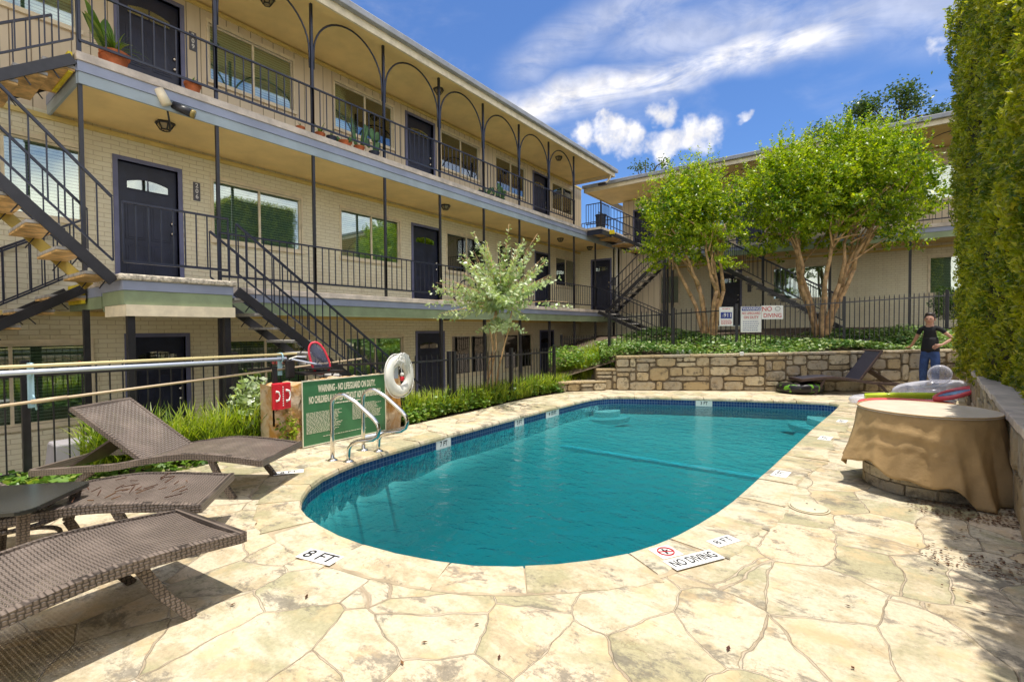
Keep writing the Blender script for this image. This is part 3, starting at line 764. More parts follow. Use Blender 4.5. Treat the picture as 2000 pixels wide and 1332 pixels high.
# ---- left building
LB = thing('apartment_building', 'long three storey cream apartment building with arched navy balconies on the left of the pool', 'building', (-9, 6, FLOOR1))
WX, RX, YE = -9.0, -7.5, 16.85
L3d = [(2.44, 3.24), (8.03, 8.9), (13.52, 14.38)]; L3w = [(.35, 1.97), (3.66, 5.15), (6.05, 7.6), (9.19, 10.72), (11.49, 13.04), (14.70, 16.2)]
L2d = [(2.38, 3.16), (8.18, 9.08), (13.62, 14.46)]; L2w = [(.40, 1.98), (3.67, 5.27), (6.16, 7.76), (9.37, 10.97), (11.55, 13.05), (14.92, 16.4)]
L1d = [(2.47, 3.22), (8.28, 9.18), (13.9, 14.7)]; L1w = [(.40, 2.02), (3.72, 5.35), (6.24, 7.82), (9.51, 11.1), (11.85, 13.4)]
for (ds, ws, fz, wz0, wz1, top, m, nm) in ((L3d, L3w, FLOOR3, 5.60, 6.55, 6.82, m_siding, 'upper_wall'), (L2d, L2w, FLOOR2, 2.92, 3.94, 4.361, m_brick, 'brick_wall'), (L1d, L1w, FLOOR1, .12, 1.20, 1.711, m_brick, 'brick_wall')):
    z0 = fz-.288 if fz > 0 else fz-.2
    ops = [(a, e, fz, fz+1.92) for a, e in ds]+[(a, e, wz0, wz1) for a, e in ws]
    wall_with_openings(nm, m, LB, 'x', WX, .2, -9., YE, z0, top, ops)
    for a, e in ds: door(LB, 'x', WX, a, e, fz, fz+1.92)
    for a, e in ws: window(LB, 'x', WX, a, e, wz0, wz1, mull=.5 if e-a > 1 else 0)
MB().box(WX-6, WX-.2, YE-.2, YE, FLOOR1, 6.82).build('end_wall', m_siding, LB)
for z in (6.73, 4.24, 1.58):
    MB().box(WX, WX+.045, -9, YE-.02, z, z+.06).build('cornice_trim', m_trim, LB)
# slabs: soffit, concrete edge, fascia boards
for fz, low, nm2 in ((FLOOR3, m_blue2, ''), (FLOOR2, m_green, '')):
    y0 = 1.62 if fz == FLOOR3 else 1.80
    d1 = .10 if fz == FLOOR3 else .09
    MB().box(WX, RX+.02, y0, YE, fz-d1, fz).build('walkway_slab', m_conc, LB, bevel=.006)
    MB().box(WX, RX-.03, y0+.03, YE, fz-.30, fz-d1-.002).build('soffit', m_soffit, LB)
    fb_ = MB().box(RX-.028, RX, y0+.01, YE, fz-d1-.12, fz-d1-.002); fb_.box(WX, RX-.03, y0-.0, y0+.025, fz-d1-.12, fz-d1-.002); fb_.build('fascia_board', m_blue, LB)
    lo_ = MB().box(RX-.045, RX-.015, y0+.02, YE, fz-(.36 if fz == FLOOR3 else .40), fz-d1-.122); lo_.box(WX, RX-.05, y0+.005, y0+.035, fz-.36, fz-d1-.122); lo_.build('fascia_board', low, LB)
# yellow patch at the stair head of the upper slab and below landing
MB().box(-8.35, -7.56, 1.56, 1.60, 4.40, 4.64).build('yellow_riser', m_yellow, LB)
MB().box(-8.75, -8.12, 1.74, 1.78, 1.72, 1.97).build('yellow_riser', m_yellow, LB)  # yellow colour stands in for the sunlit bit below the landing
# roof
MB().box(WX, -7.27, -9, 16.0, 6.82, 6.86).build('soffit', m_soffit, LB)
MB().box(-7.27, -7.23, -9, 16.02, 6.70, 6.90).build('roof_fascia', m_cream, LB)
MB().box(-15, -7.23, 16.02, 16.06, 6.70, 6.90).build('roof_fascia', m_cream, LB)
gt = MB().box(-7.23, -7.13, -9, 16.12, 6.84, 6.96).box(-15, -7.2, 16.06, 16.12, 6.88, 6.97); gt.build('gutter', m_gutter, LB, bevel=.015)
rf = MB().add([(-7.18, -9, 6.97), (-7.18, 16.1, 6.97), (-15, 16.1, 7.9), (-15, -9, 7.9)], [(0, 1, 2, 3)]).box(-15, -7.24, -9, 16.0, 6.86, 6.95); rf.build('roof', m_roof, LB)
MB().tube([(-7.3, 15.8, 6.85), (-7.3, 15.8, 6.62), (-7.42, 15.78, 6.5), (-7.45, 15.6, 6.42)], .035, 8).build('downspout', m_cream, LB, smooth=True)
MB().box(-7.62, -7.35, 15.5, 15.62, 6.34, 6.42).build('gutter_bracket', m_black, LB)
py_ = [1.66+1.5*i for i in range(11)]
for lvl, (z0, z1) in enumerate(((FLOOR3, 6.82), (FLOOR2, 4.30), (FLOOR1, 1.62))):
    for i, y in enumerate(py_):
        if y > 16.7 or (lvl == 0 and i > 8): continue
        if lvl == 2 and i in (2, 3): continue
        w = .042 if lvl < 2 else .06
        MB().box(RX-.06-w/2, RX-.06+w/2, y-w/2, y+w/2, z0, z1).build('support_post', m_navy if lvl == 0 else m_black, LB)
for i in range(-1, 8):
    y0, y1 = 1.66+1.5*i, 3.16+1.5*i
    if i < 1: continue
    pts = [(RX-.06, y0+.035, 5.75)]+[(RX-.06, (y0+y1)/2-(.71)*math.cos(a), 6.02+.74*math.sin(a)) for a in np.linspace(0, PI, 22)]+[(RX-.06, y1-.035, 5.75)]
    MB().tube(pts, .017, 6).build('arch_trim', m_navy, LB, smooth=True)
for i in range(10):
    if 1.66+1.5*(i+1) > 16.8: continue
    if i < 8 or True:
        if not (i >= 9): railing(LB, (RX-.03, 1.66+1.5*i), (RX-.03, 3.16+1.5*i if i < 8 else 14.4 if i == 8 and False else 3.16+1.5*i), 5.42, 4.80) if i < 8 else None
    if i >= 1: railing(LB, (RX-.03, 1.66+1.5*i), (RX-.03, 3.16+1.5*i), 2.77, 2.15)
railing(LB, (-8.97, 1.66-1.5), (-8.6, 1.66-.2), 5.42, 4.75) if False else None
# landing in front of the door with the plaque
LD = MB().box(-7.46, -6.62, 1.74, 2.98, 1.93, 2.0); LD.build('landing_slab', m_rough, LB, bevel=.02)
MB().box(-7.44, -6.65, 1.78, 2.94, 1.82, 1.928).build('landing_fascia', m_blue, LB)
MB().box(-7.44, -6.66, 1.79, 2.93, 1.66, 1.818).build('landing_fascia', m_green, LB)
MB().box(-7.4, -6.63, 1.80, 2.95, 1.53, 1.658).build('landing_beam', m_cream, LB)
for x, y in ((-6.72, 1.86), (-6.72, 2.88)): MB().box(x-.035, x+.035, y-.035, y+.035, FLOOR1, 1.53).build('support_post', m_black, LB)
railing(LB, (-6.68, 1.80), (-6.68, 2.90), 2.80, 2.14)
# perpendicular end of the walkways with a door, and the siding wall beside the far stairs
wall_with_openings('end_brick_wall', m_brick, LB, 'y', YE-.15, .15, -9, -7.42, FLOOR2, 4.355, [(-8.45, -7.72, FLOOR2, 3.92)])
door(LB, 'y', YE-.15, -8.45, -7.72, FLOOR2, 3.92)
wall_with_openings('siding_wall', m_siding, LB, 'y', YE, .15, -7.42, -5.9, .5, 4.40, [])
wall_with_openings('lower_end_wall', m_brick, LB, 'y', YE-.1, .2, -9, -5.9, FLOOR1, 1.9, [])
MB().box(-7.47, -7.42, YE-.17, YE+.02, 1.8, 4.3).build('corner_trim', m_white, LB)
MB().box(-7.66, -7.5, YE-.21, YE-.152, 2.95, 3.25).build('fuse_box', m_plate, LB)

# ---- right building
RB = thing('apartment_building', 'two storey cream brick apartment building behind the crepe myrtle trees', 'building', (-2, 18.5, 1.43))
WY, RY = 18.5, 17.0
S0, S1 = -8.0, 9.0
gw = [(-6.65, -5.75), (-2.6, -1.0), (1.43, 2.95)]; gd = [(-4.42, -3.62), (4.2, 5.0)]
uw = [(-5.6, -4.1), (-2.6, -1.0), (1.3, 2.9), (5, 6.4)]; ud = [(-7.5, -6.75), (-3.7, -2.95), (3.5, 4.3)]
wall_with_openings('brick_wall', m_brick, RB, 'y', WY, .2, S0, S1, 1.2, 3.8, [(a, e, 2.3, 3.36) for a, e in gw]+[(a, e, 1.43, 3.35) for a, e in gd])
for a, e in gw: window(RB, 'y', WY, a, e, 2.3, 3.36, mull=.5 if e < 1 else 0)
for a, e in gd: door(RB, 'y', WY, a, e, 1.43, 3.35)
wall_with_openings('upper_wall', m_siding, RB, 'y', WY, .2, S0, S1, 3.8, 6.45, [(a, e, 5.0, 6.0) for a, e in uw]+[(a, e, 4.08, 6.0) for a, e in ud])
for a, e in uw: window(RB, 'y', WY, a, e, 5.0, 6.0)
for a, e in ud: door(RB, 'y', WY, a, e, 4.08, 6.0)
MB().box(S0, S1, WY-.03, WY, 3.62, 3.68).build('cornice_trim', m_trim, RB)
MB().box(-6.2, S1, RY-.02, WY, 3.98, 4.08).build('walkway_slab', m_conc, RB)
MB().box(-6.2, S1, RY, RY+.03, 3.86, 3.978).build('fascia_board', m_blue, RB)
MB().box(-6.2, S1, RY+.01, RY+.04, 3.70, 3.858).build('fascia_board', m_green, RB)
MB().box(-6.2, S1, RY+.04, WY, 3.76, 3.978).build('soffit', m_soffit, RB)
for x in (-5.7, -4.2, -2.67, -.9, .92, 2.7, 4.5):
    MB().box(x-.03, x+.03, RY+.03, RY+.09, 1.3, 3.7).build('support_post', m_black, RB)
    MB().box(x-.03, x+.03, RY+.03, RY+.09, 4.08, 6.5).build('support_post', m_navy, RB)
    if x > -4.5:
        cx = x+.88 if x < 4 else x+.9
        pts = [(x+.88-.85*math.cos(a), RY+.06, 5.75+.7*math.sin(a)) for a in np.linspace(0, PI, 18)]
        MB().tube(pts, .012, 6).build('arch_trim', m_navy, RB)
for a, e in ((-4.2, -2.67), (-2.67, -.9), (-.9, .92), (.92, 2.7), (2.7, 4.5)): railing(RB, (a, RY+.03), (e, RY+.03), 4.83, 4.2)
MB().box(-8.6, S1+1, 16.35, 16.4, 6.45, 6.65).build('roof_fascia', m_cream, RB)
MB().box(-8.62, -8.58, 16.35, 24, 6.45, 6.65).build('roof_fascia', m_cream, RB)
MB().box(-8.6, S1+1, 16.4, WY+.2, 6.48, 6.52).build('soffit', m_soffit, RB)
MB().box(-8.65, S1+1, 16.25, 16.35, 6.58, 6.70).build('gutter', m_gutter, RB, bevel=.015)
MB().add([(-8.62, 16.3, 6.705), (S1+1, 16.3, 6.705), (S1+1, 24, 7.5), (-8.62, 24, 7.5)], [(0, 1, 2, 3)]).build('roof', m_roof, RB)
MB().box(S0, S1, WY+.2, WY+.6, 6.0, 6.5).build('attic_wall', m_cream, RB)
# bridge landing between the buildings
BR = thing('walkway_bridge', 'short railed bridge landing joining the upper walkways of the two buildings', 'walkway', (-7.2, 15.2, 4.6))
MB().box(-7.46, -6.95, 14.35, 16.8, 4.58, 4.65).build('bridge_deck', m_conc, BR)
MB().box(-7.46, -6.97, 14.38, 14.42, 4.42, 4.578).build('edge_beam', m_navy, BR)
MB().box(-6.99, -6.95, 14.42, 16.8, 4.42, 4.578).build('edge_beam', m_navy, BR)
MB().box(-7.46, -7.0, 14.42, 16.8, 4.5, 4.56).build('bridge_underside', m_pan, BR)
railing(BR, (-7.5, 14.38), (-6.97, 14.38), 5.42, 4.78, .09)
railing(BR, (-6.97, 14.38), (-6.97, 15.0), 5.42, 4.78, .09)
railing(BR, (-8.95, 16.8), (-7.0, 16.8), 5.42, 4.78, .12)
MB().box(-6.97-.02, -6.97+.02, 14.36, 14.4, 4.6, 5.5).build('bridge_post', m_black, BR)
MB().box(-7.0, -6.8, 14.98, 15.06, 4.5, 4.63).build('painted_nosing', m_yellow, BR)

# ================================================================== stairs
def stair(name, label, top, bot, width, side, n, rail=(1, 1), rz=.78, tm=m_tread, pm=None, smat=(m_black, m_black), drop=.0, railpts=None):
    """top/bot: (x,y,z) along the near stringer line; side: unit 2D vector from near to far stringer"""
    T, B = Vector(top), Vector(bot); sd_ = Vector((*side, 0)).normalized(); d = B-T
    t = thing(name, label, 'staircase', tuple(B))
    for k in (0, 1):
        o = sd_*width*k
        MB().bar(T+o-Vector((0, 0, .07)), B+o-Vector((0, 0, .07)), .035, .11).build('stringer', smat[k], t)
    hd = Vector((d.x, d.y, 0)).normalized(); run = Vector((d.x, d.y, 0)).length/n; rise = -d.z/n
    for i in range(1, n+1):
        c = T+hd*run*(i-.5)+Vector((0, 0, -rise*i)); c = c+sd_*width/2
        MB().obox(c+Vector((0, 0, .015)), hd*(run*.58), sd_*(width/2-.02), (0, 0, .016)).build('tread', tm, t)
        if pm: MB().obox(c+Vector((0, 0, -.016)), hd*(run*.57), sd_*(width/2-.03), (0, 0, .012)).build('tread_pan', pm, t)
        br = MB()
        for k in (.06, .94):
            e = T+hd*run*(i-.5)+Vector((0, 0, -rise*i))+sd_*width*k
            br.bar(e+hd*run*.4, e-hd*run*.02-Vector((0, 0, .15)), .012, .012)
        br.build('tread_bracket', m_black, t)
    for k in (0, 1):
        if not rail[k]: continue
        o = sd_*width*k; up = Vector((0, 0, rz))
        r = MB().bar(T+o+up, B+o+up, .035, .025).bar(T+o+Vector((0, 0, .16)), B+o+Vector((0, 0, .16)), .02, .02).build('handrail', m_navy, t)
        m_ = int(Vector((d.x, d.y, 0)).length/.12)
        for j in range(m_+1):
            q = T+o+d*(j/m_); inst('baluster', picket_mesh(rz-.16), r, q+Vector((0, 0, .16)))
    return t
hl = MB().box(-8.75, -6.7, -.95, .2, 3.47, 3.57)
stair('staircase', 'upper flight dropping from the top walkway corner at the upper left', (-7.52, 1.6, 4.62), (-7.52, .15, 3.57), .95, (-1, 0), 6, rz=.80, pm=m_pan)
t = thing('stair_landing', 'half landing between the two upper left stair flights', 'landing', (-7.7, -.4, 3.57)); hl.build('landing_slab', m_tread, t)
MB().box(-8.75, -6.7, .2, .24, 3.42, 3.56).build('edge_beam', m_navy, t)
stair('staircase', 'flight with sunlit tan treads rising left from the door landing', (-6.72, .17, 3.62), (-6.72, 1.72, 1.98), .95, (-1, 0), 7, rz=.86, pm=m_pan, smat=(m_black, mat('ochre_stringer', (.42, .30, .05), .5, var=.3)))
stair('staircase', 'dark lower flight going down left below the door landing', (-8.08, 1.76, 1.98), (-8.08, -2.45, -.65), .85, (-1, 0), 14, rz=.8, pm=m_pan)
stair('staircase', 'flight running down from the door landing toward the lower patio', (-6.64, 2.98, 1.95), (-6.64, 6.3, -.55), .78, (-1, 0), 13, rz=.80, pm=None)
stair('staircase', 'far dark flight climbing from the middle walkway to the right hand building', (-5.45, 15.75, 3.75), (-7.45, 15.75, 2.0), .8, (0, 1), 9, rz=.8)
stair('staircase', 'far dark flight going down from the middle walkway toward the ivy bed', (-7.35, 14.95, 2.0), (-5.1, 14.95, 1.0), .9, (0, 1), 6, rz=.75)
stair('staircase', 'flight down from the right hand building between the two crepe myrtles', (-4.75, 15.9, 4.0), (-.55, 15.9, 1.38), .9, (0, 1), 14, rz=.8)
stair('staircase', 'short flight stepping from the bridge landing down to the right hand walkway', (-6.95, 15.1, 4.62), (-6.05, 16.6, 4.1), .75, (-.86, .5), 3, rz=.8, pm=m_pan)
for x, y in ((-5.35, 15.7), (-5.35, 16.5)): tag(MB().box(x-.04, x+.04, y-.04, y+.04, .9, 3.75).build('stair_post', m_black), 'black steel post holding up the far stairs, '+('front one' if y < 16 else 'rear one'), 'post', 'far stair posts')

# ================================================================== fences
def fence(name, label, p0, p1, zb0, zb1, h, posts, spacing=.105, pt=.012, gap=.14):
    p0, p1 = Vector(p0), Vector(p1); d = p1-p0; L = d.length; t = thing(name, label, 'fence', (p0.x, p0.y, zb0))
    zb = lambda s: zb0+(zb1-zb0)*s/L
    ang = math.atan2(d.y, d.x)
    for off_ in (.07, h-gap):
        MB().bar((p0.x, p0.y, zb0+off_), (p1.x, p1.y, zb1+off_), .028, .028).build('rail', m_black, t)
    for s in posts:
        q = p0+d*(s/L); MB().box(q.x-.028, q.x+.028, q.y-.028, q.y+.028, zb(s)-.15, zb(s)+h).build('post', m_black, t)
    key = ('pk', round(h, 2))
    if key not in MATS:
        b = MB().box(-pt/2, pt/2, -pt/2, pt/2, 0, h-.05)
        b.add([(-.011, -.004, h-.055), (.011, -.004, h-.055), (.011, .004, h-.055), (-.011, .004, h-.055), (0, 0, h)], [(0,1,4),(1,2,4),(2,3,4),(3,0,4),(3,2,1,0)])
        me = bpy.data.meshes.new('picket'); me.from_pydata(b.v, [], b.f); me.materials.append(m_black); MATS[key] = me
    n = int(L/spacing)
    for i in range(n):
        s = (i+.5)*L/n
        if any(abs(s-q) < .03 for q in posts): continue
        q = p0+d*(s/L); inst('picket', MATS[key], t, (q.x, q.y, zb(s)-.02), ang)
    return t
fence('metal_fence', 'black picket fence behind the loungers carrying the pool poles', (-6.27, -1.6), (-6.15, 2.75), 0, 0, 1.10, [0, 2.52, 4.32])
fence('metal_fence', 'short black picket fence panel behind the green sign and life ring', (-6.12, 2.85), (-5.56, 4.68), 0, 0, 1.02, [1.88])
fence('metal_gate', 'narrow black picket gate among the grass border', (-5.56, 4.78), (-5.53, 5.80), 0, 0, 1.0, [.02, 1.0])
fence('metal_fence', 'black picket fence beyond the gate standing in the grass border', (-5.53, 5.88), (-5.50, 9.05), 0, 0, 1.0, [0.02, 1.6, 3.15])
fence('metal_fence', 'black picket fence across the ivy bed carrying the white signs', (-4.86, 10.46), (2.6, 15.98), .62, 1.18, 1.12, [.0, 1.5, 2.98, 5.5, 7.9], spacing=.115, pt=.014)
fence('metal_gate', 'dark gate with white tipped pickets below the far stairs', (-7.0, 11.9), (-7.0, 14.0), -.65, -.65, 1.85, [0, 2.1])

# ================================================================== plants
def tree(name, label, base, limbs, leaf, size, shoots, group=None, bark=m_bark, cat='tree', asp=.5):
    t = thing(name, label, cat, base, group); b = MB()
    for pts, r0, r1 in limbs:
        m_ = len(pts); b.tube(pts, [r0+(r1-r0)*i/(m_-1) for i in range(m_)], 7)
    b.build('trunk', bark, t, smooth=True)
    P, A, B_ = shoots
    cloud('crown', P, A, B_, leaf, t); return t
def curve_pts(a, b, bend, n=6, jit=.04):
    a, b = Vector(a), Vector(b); L = (b-a).length; out = []
    for i in range(n+1):
        u = i/n; p = a.lerp(b, u)+Vector(bend)*math.sin(PI*u)+Vector((random.uniform(-1, 1), random.uniform(-1, 1), random.uniform(-.3, .3)))*jit*L*(0 < i < n)*.5
        out.append(p)
    return out
def shoots_from(starts, dirs, lens, per_m, leaf, droop=.0, asp=.5, spread=.03, up=.4):
    Ps, As, Bs = [], [], []
    for s, d, L in zip(starts, dirs, lens):
        k = max(3, int(L*per_m)); u = np.sort(rng.random(k)); d = np.array(d)/np.linalg.norm(d)
        P = np.array(s)+np.outer(u*L, d); P[:, 2] -= droop*(u*L)**2
        side = unit(np.cross(np.tile(d, (k, 1)), rng.normal(size=(k, 3))))
        taper = (1.15-.7*u)[:, None]
        A = unit(side+d*.45+np.array([0, 0, .15])+rng.normal(size=(k, 3))*.15)*leaf*.5*taper*(.8+.4*rng.random((k, 1)))
        nn = unit(np.tile([0, 0, 1.], (k, 1))*up+rng.normal(size=(k, 3))*.55+d*.2)
        Bv = unit(np.cross(A, nn))*np.linalg.norm(A, axis=1, keepdims=True)*asp
        Ps.append(P+A+rng.normal(size=(k, 3))*spread*.3); As.append(A); Bs.append(Bv)
    return np.vstack(Ps), np.vstack(As), np.vstack(Bs)

def crepe(label, base, c, rx, ry, rz_, nsh, ntr, fork, seed):
    random.seed(seed); base = Vector(base); c = Vector(c); limbs = []; tips = []
    for i in range(ntr):
        a = 2*PI*i/ntr+random.uniform(-.2, .2); rr = random.uniform(.45, .8)
        st = base+Vector((math.cos(a)*.10, math.sin(a)*.10, -.1))
        mid = Vector((base.x+math.cos(a)*rx*rr*.42, base.y+math.sin(a)*ry*rr*.42, fork+random.uniform(-.2, .3)))
        end = Vector((c.x+math.cos(a)*rx*rr*.8, c.y+math.sin(a)*ry*rr*.8, c.z+random.uniform(-.3, .4)*rz_))
        limbs.append((curve_pts(st, mid, (math.cos(a)*-.05, math.sin(a)*-.05, 0), 5, .03), 1.0*.072*random.uniform(.8, 1.2), .045))
        limbs.append((curve_pts(mid, end, (math.cos(a)*-.08, math.sin(a)*-.08, .05), 5, .06), .05, .015)); tips.append((mid, end))
        for k in range(4):
            u = random.uniform(.15, .9); s = mid.lerp(end, u); a2 = a+random.uniform(-1.1, 1.1); r2 = random.uniform(.5, .95)
            e = Vector((c.x+math.cos(a2)*rx*r2*.8, c.y+math.sin(a2)*ry*r2*.8, c.z+random.uniform(-.6, .5)*rz_))
            limbs.append((curve_pts(s, e, (0, 0, .06), 4, .08), .026, .007)); tips.append((s, e))
    # shoots start on a shell inside the crown and point outward and up
    n = nsh; v = unit(rng.normal(size=(n, 3))); v[:, 2] = np.where(v[:, 2] < -.72, -v[:, 2]*.8, v[:, 2])
    # lumpy crown radius
    lum = 1+.20*np.sin(v[:, 0]*5+seed)*np.cos(v[:, 1]*6+seed*2)+.15*np.sin(v[:, 2]*7+v[:, 0]*9)
    rad = rng.random(n)**.5*.84
    S = np.array(c)+v*np.array([rx, ry, rz_])*(rad*lum)[:, None]
    D = unit(v*np.array([.6, .6, .35])+np.array([0, 0, .75])+rng.normal(size=(n, 3))*.30)
    nl = n//9; vl = unit(np.abs(rng.normal(size=(nl, 3)))*[1, 1, 1.2]*np.where(rng.random((nl, 3)) < .5, -1, 1)); vl[:, 2] = np.abs(vl[:, 2])
    Sl = np.array(c)+vl*np.array([rx, ry, rz_])*.80; Dl = unit(vl*[.35, .35, .1]+[0, 0, 1.]+rng.normal(size=(nl, 3))*.12)
    D[:, 2] = np.where(v[:, 2] < 0, D[:, 2]*.15, D[:, 2])
    L = (.18+.30*rng.random(n))*(1+.9*(rad > .7)*(v[:, 2] > .1)*rng.random(n)**2)
    S = np.vstack([S, Sl]); D = np.vstack([D, Dl]); L = np.concatenate([L, .40+.55*rng.random(nl)])
    return tree('crepe_myrtle', label, tuple(base), limbs, m_crepe, .06, shoots_from(S, D, L, 52, .115, asp=.46), group='crepe myrtles in the ivy bed')
crepe('smaller multi trunk crepe myrtle left of the pool signs', (-3.28, 13.0, 1.05), (-3.72, 12.9, 3.85), 1.34, 1.15, 1.55, 960, 6, 2.3, 3)
crepe('large spreading crepe myrtle with golden trunks right of the pool signs', (-.95, 14.6, 1.15), (-.80, 14.8, 4.45), 2.45, 1.6, 1.85, 2750, 8, 2.5, 11)

# small pale crepe by the fence: long arching shoots
random.seed(5); base = Vector((-5.72, 6.95, 0.)); limbs = []; S, D, L = [], [], []
ctr = Vector((-5.50, 7.15, 1.80))
for i in range(4): limbs.append((curve_pts(base+Vector((random.uniform(-.08, .08), random.uniform(-.08, .08), -.05)), ctr+Vector((random.uniform(-.2, .2), random.uniform(-.2, .2), -.1)), (.05*random.uniform(-1, 1), .05*random.uniform(-1, 1), 0), 5, .05), .020, .012))
for i in range(54):
    a = random.uniform(0, 2*PI); el = math.radians(random.choice((-8, 5, 12, 20, 32, 45, 60, 75))+random.uniform(-8, 8)); ln_ = random.uniform(.72, 1.0)*1.55
    d = Vector((math.cos(a)*math.cos(el), math.sin(a)*math.cos(el), math.sin(el)+.12)).normalized(); e = ctr+d*ln_
    limbs.append((curve_pts(ctr+d*.05, e, (0, 0, .04), 4, .03), .008, .003)); S.append(ctr+d*.08); D.append(d); L.append(ln_)
for i in range(10):
    a = random.uniform(0, 2*PI); S.append(ctr+Vector((0, 0, -.3))); D.append(Vector((math.cos(a), math.sin(a), -.4))); L.append(.5)
tree('crepe_myrtle', 'young silvery green crepe myrtle with arching shoots by the fence', tuple(base), limbs, m_silver, .05, shoots_from(S, D, L, 54, .135, droop=.05, asp=.50, spread=.006))

# oaks behind
def oak(label, base, c, r, n, seed, leaf=.16):
    random.seed(seed); base = Vector(base); c = Vector(c); limbs = [(curve_pts(base, c, (.2, 0, 0), 6, .03), .3, .12)]; centres = []
    for i in range(12):
        a = random.uniform(0, 2*PI); e = c+Vector((math.cos(a)*r*random.uniform(.3, 1), math.sin(a)*r*.8, random.uniform(-.35, .55)*r)); s = base.lerp(c, random.uniform(.75, 1)); limbs.append((curve_pts(s, e, (0, 0, .2), 4, .08), .07, .02)); centres.append(np.array(e))
    P = []
    for e in centres: P.append(e+rng.normal(size=(n//12, 3))*np.array([.17, .17, .12])*r)
    P = np.vstack(P); A, B_ = leaf_axes(len(P), leaf, .5)
    tree('oak_tree', label, tuple(base), limbs, m_oak, .1, (P, A, B_), bark=m_bark2, group='trees beyond the roofs')
oak('tall dark oak rising above the right hand roof beside the hedge', (1.0, 31, 1), (1.05, 31, 11.35), 1.95, 7000, 4)
oak('small tree top just showing above the left part of the far roof', (-11.5, 31, 1), (-11.5, 31, 11.2), 1.5, 700, 9)
oak('low dark treetop left of the tall oak above the far roof', (-2.2, 31, 1), (-2.2, 31, 10.3), 2.0, 5000, 14)

# hedge
HG = thing('hedge', 'tall dense clipped hedge towering over the right side of the deck', 'hedge', (1.5, 5, .6))
def hx(y, z): return .98+.035*(y-5)+.05*math.sin(z*2.1+y*.9)+.04*math.sin(y*2.7+z*1.3)-.02*max(0, z-2.5)+.13*max(0, 2.2-z)/1.4
def htop(y): return 3.7 if y < 5.3 else min(6.4, 3.7+(y-5.3)*.85)
core = MB(); ys_ = np.linspace(-3, 10.9, 50); zs_ = np.linspace(0, 1, 12)
for y in ys_:
    for u in zs_:
        z = .62+(htop(y)-.72)*u; core.v.append((hx(y, z)+.07, y, z))
    core.v.append((hx(y, 3)+1.5, y, htop(y)-.1)); core.v.append((hx(y, 3)+1.5, y, .5))
W = 14
for i in range(49):
    for k in range(W-1): core.f.append((i*W+k, i*W+k+1, (i+1)*W+k+1, (i+1)*W+k))
core.f.append(tuple(range(W))); core.f.append(tuple(49*W+k for k in range(W))[::-1])
core.build('inner_twigs', m_hedgecore, HG)
def hedge_leaves(n, y0, y1, size):
    y = y0+(y1-y0)*rng.random(n); u = rng.random(n); z = .5+(np.array([htop(q) for q in y])-.5)*u
    x = np.array([hx(a, b) for a, b in zip(y, z)])+rng.exponential(.035, n)-.01
    lump = .07*np.sin(y*7+z*4)*np.sin(z*8-y*3)+.045*np.sin(y*19+z*13)*np.sin(z*21-y*5)
    P = np.stack([x+lump, y, z], 1)
    A, B_ = leaf_axes(n, size, .36, flat=np.array([-1.2, 0, .5]), bias=np.array([-.35, 0, .35])); return P, A, B_
P1 = hedge_leaves(70000, 4.0, 11.0, .068); P2 = hedge_leaves(16000, -3, 4.0, .10)
n = 11000; u = rng.random(n); P3 = (np.stack([1.15+.0*u+rng.random(n)*1.3, np.full(n, 10.95)+rng.normal(size=n)*.06, .6+5.8*rng.random(n)], 1), *leaf_axes(n, .065, .4))
P4y = rng.random(14000)*14-3; P4 = (np.stack([hx(5, 4)+.0+.035*(P4y-5)+rng.random(14000)*1.5, P4y, np.array([htop(q) for q in P4y])-.05+rng.normal(size=14000)*.06], 1), *leaf_axes(14000, .07, .4))
PP = [np.vstack([q[i] for q in (P1, P2, P3, P4)]) for i in range(3)]
cloud('foliage', PP[0], PP[1], PP[2], m_hedge, HG)

# liriope border (stuff) and ivy (stuff)
def blades(name, label, polyf, n, hh, m, zf=lambda x, y: 0., cat='grass', wid=.012, lean=.55):
    P, A, B_ = [], [], []
    pts = polyf(n); ncl = len(pts)
    for (x, y) in pts:
        k = 14; a = rng.random(k)*2*PI; l = hh*(.45+.75*random.random())*(.6+.5*rng.random(k)); tilt = lean*(.3+rng.random(k))
        d0 = np.stack([np.cos(a)*tilt*.5, np.sin(a)*tilt*.5, np.ones(k)], 1); d0 = unit(d0)
        base_ = np.array([x, y, zf(x, y)])+rng.normal(size=(k, 3))*[.02, .02, 0]
        mid = base_+d0*(l*.33)[:, None]; side = np.stack([-np.sin(a), np.cos(a), np.zeros(k)], 1)*wid*.5
        P.append(mid); A.append(d0*(l*.34)[:, None]); B_.append(side)
        d1 = unit(np.stack([np.cos(a)*tilt*1.6, np.sin(a)*tilt*1.6, np.ones(k)*.7], 1)); P.append(base_+d0*(l*.6)[:, None]+d1*(l*.25)[:, None]); A.append(d1*(l*.27)[:, None]); B_.append(side)
    return tag(cloud(name, np.vstack(P), np.vstack(A), np.vstack(B_), m), label, cat, kind='stuff')
def strip(pts, w):
    def f(n):
        out = []; L = [(Vector(a), Vector(b)) for a, b in zip(pts[:-1], pts[1:])]; tot = [(b-a).length for a, b in L]; S_ = sum(tot)
        for i in range(n):
            r = random.random()*S_
            for (a, b), l in zip(L, tot):
                if r <= l: break
                r -= l
            p = a.lerp(b, r/l); out.append((p.x+random.uniform(-w, w), p.y+random.uniform(-w*.3, w*.3)))
        return out
    return f
random.seed(21)
blades('liriope_border', 'arching green grass border between the fence and the pool deck', strip([(-5.68, 4.75), (-5.62, 6.5), (-5.72, 8.3), (-5.65, 9.6)], .27), 820, .36, m_lir)
blades('liriope_grass', 'green strappy grass growing behind the nearest loungers', strip([(-6.0, 1.35), (-5.78, 2.1), (-5.80, 2.9)], .2), 300, .52, m_lir)
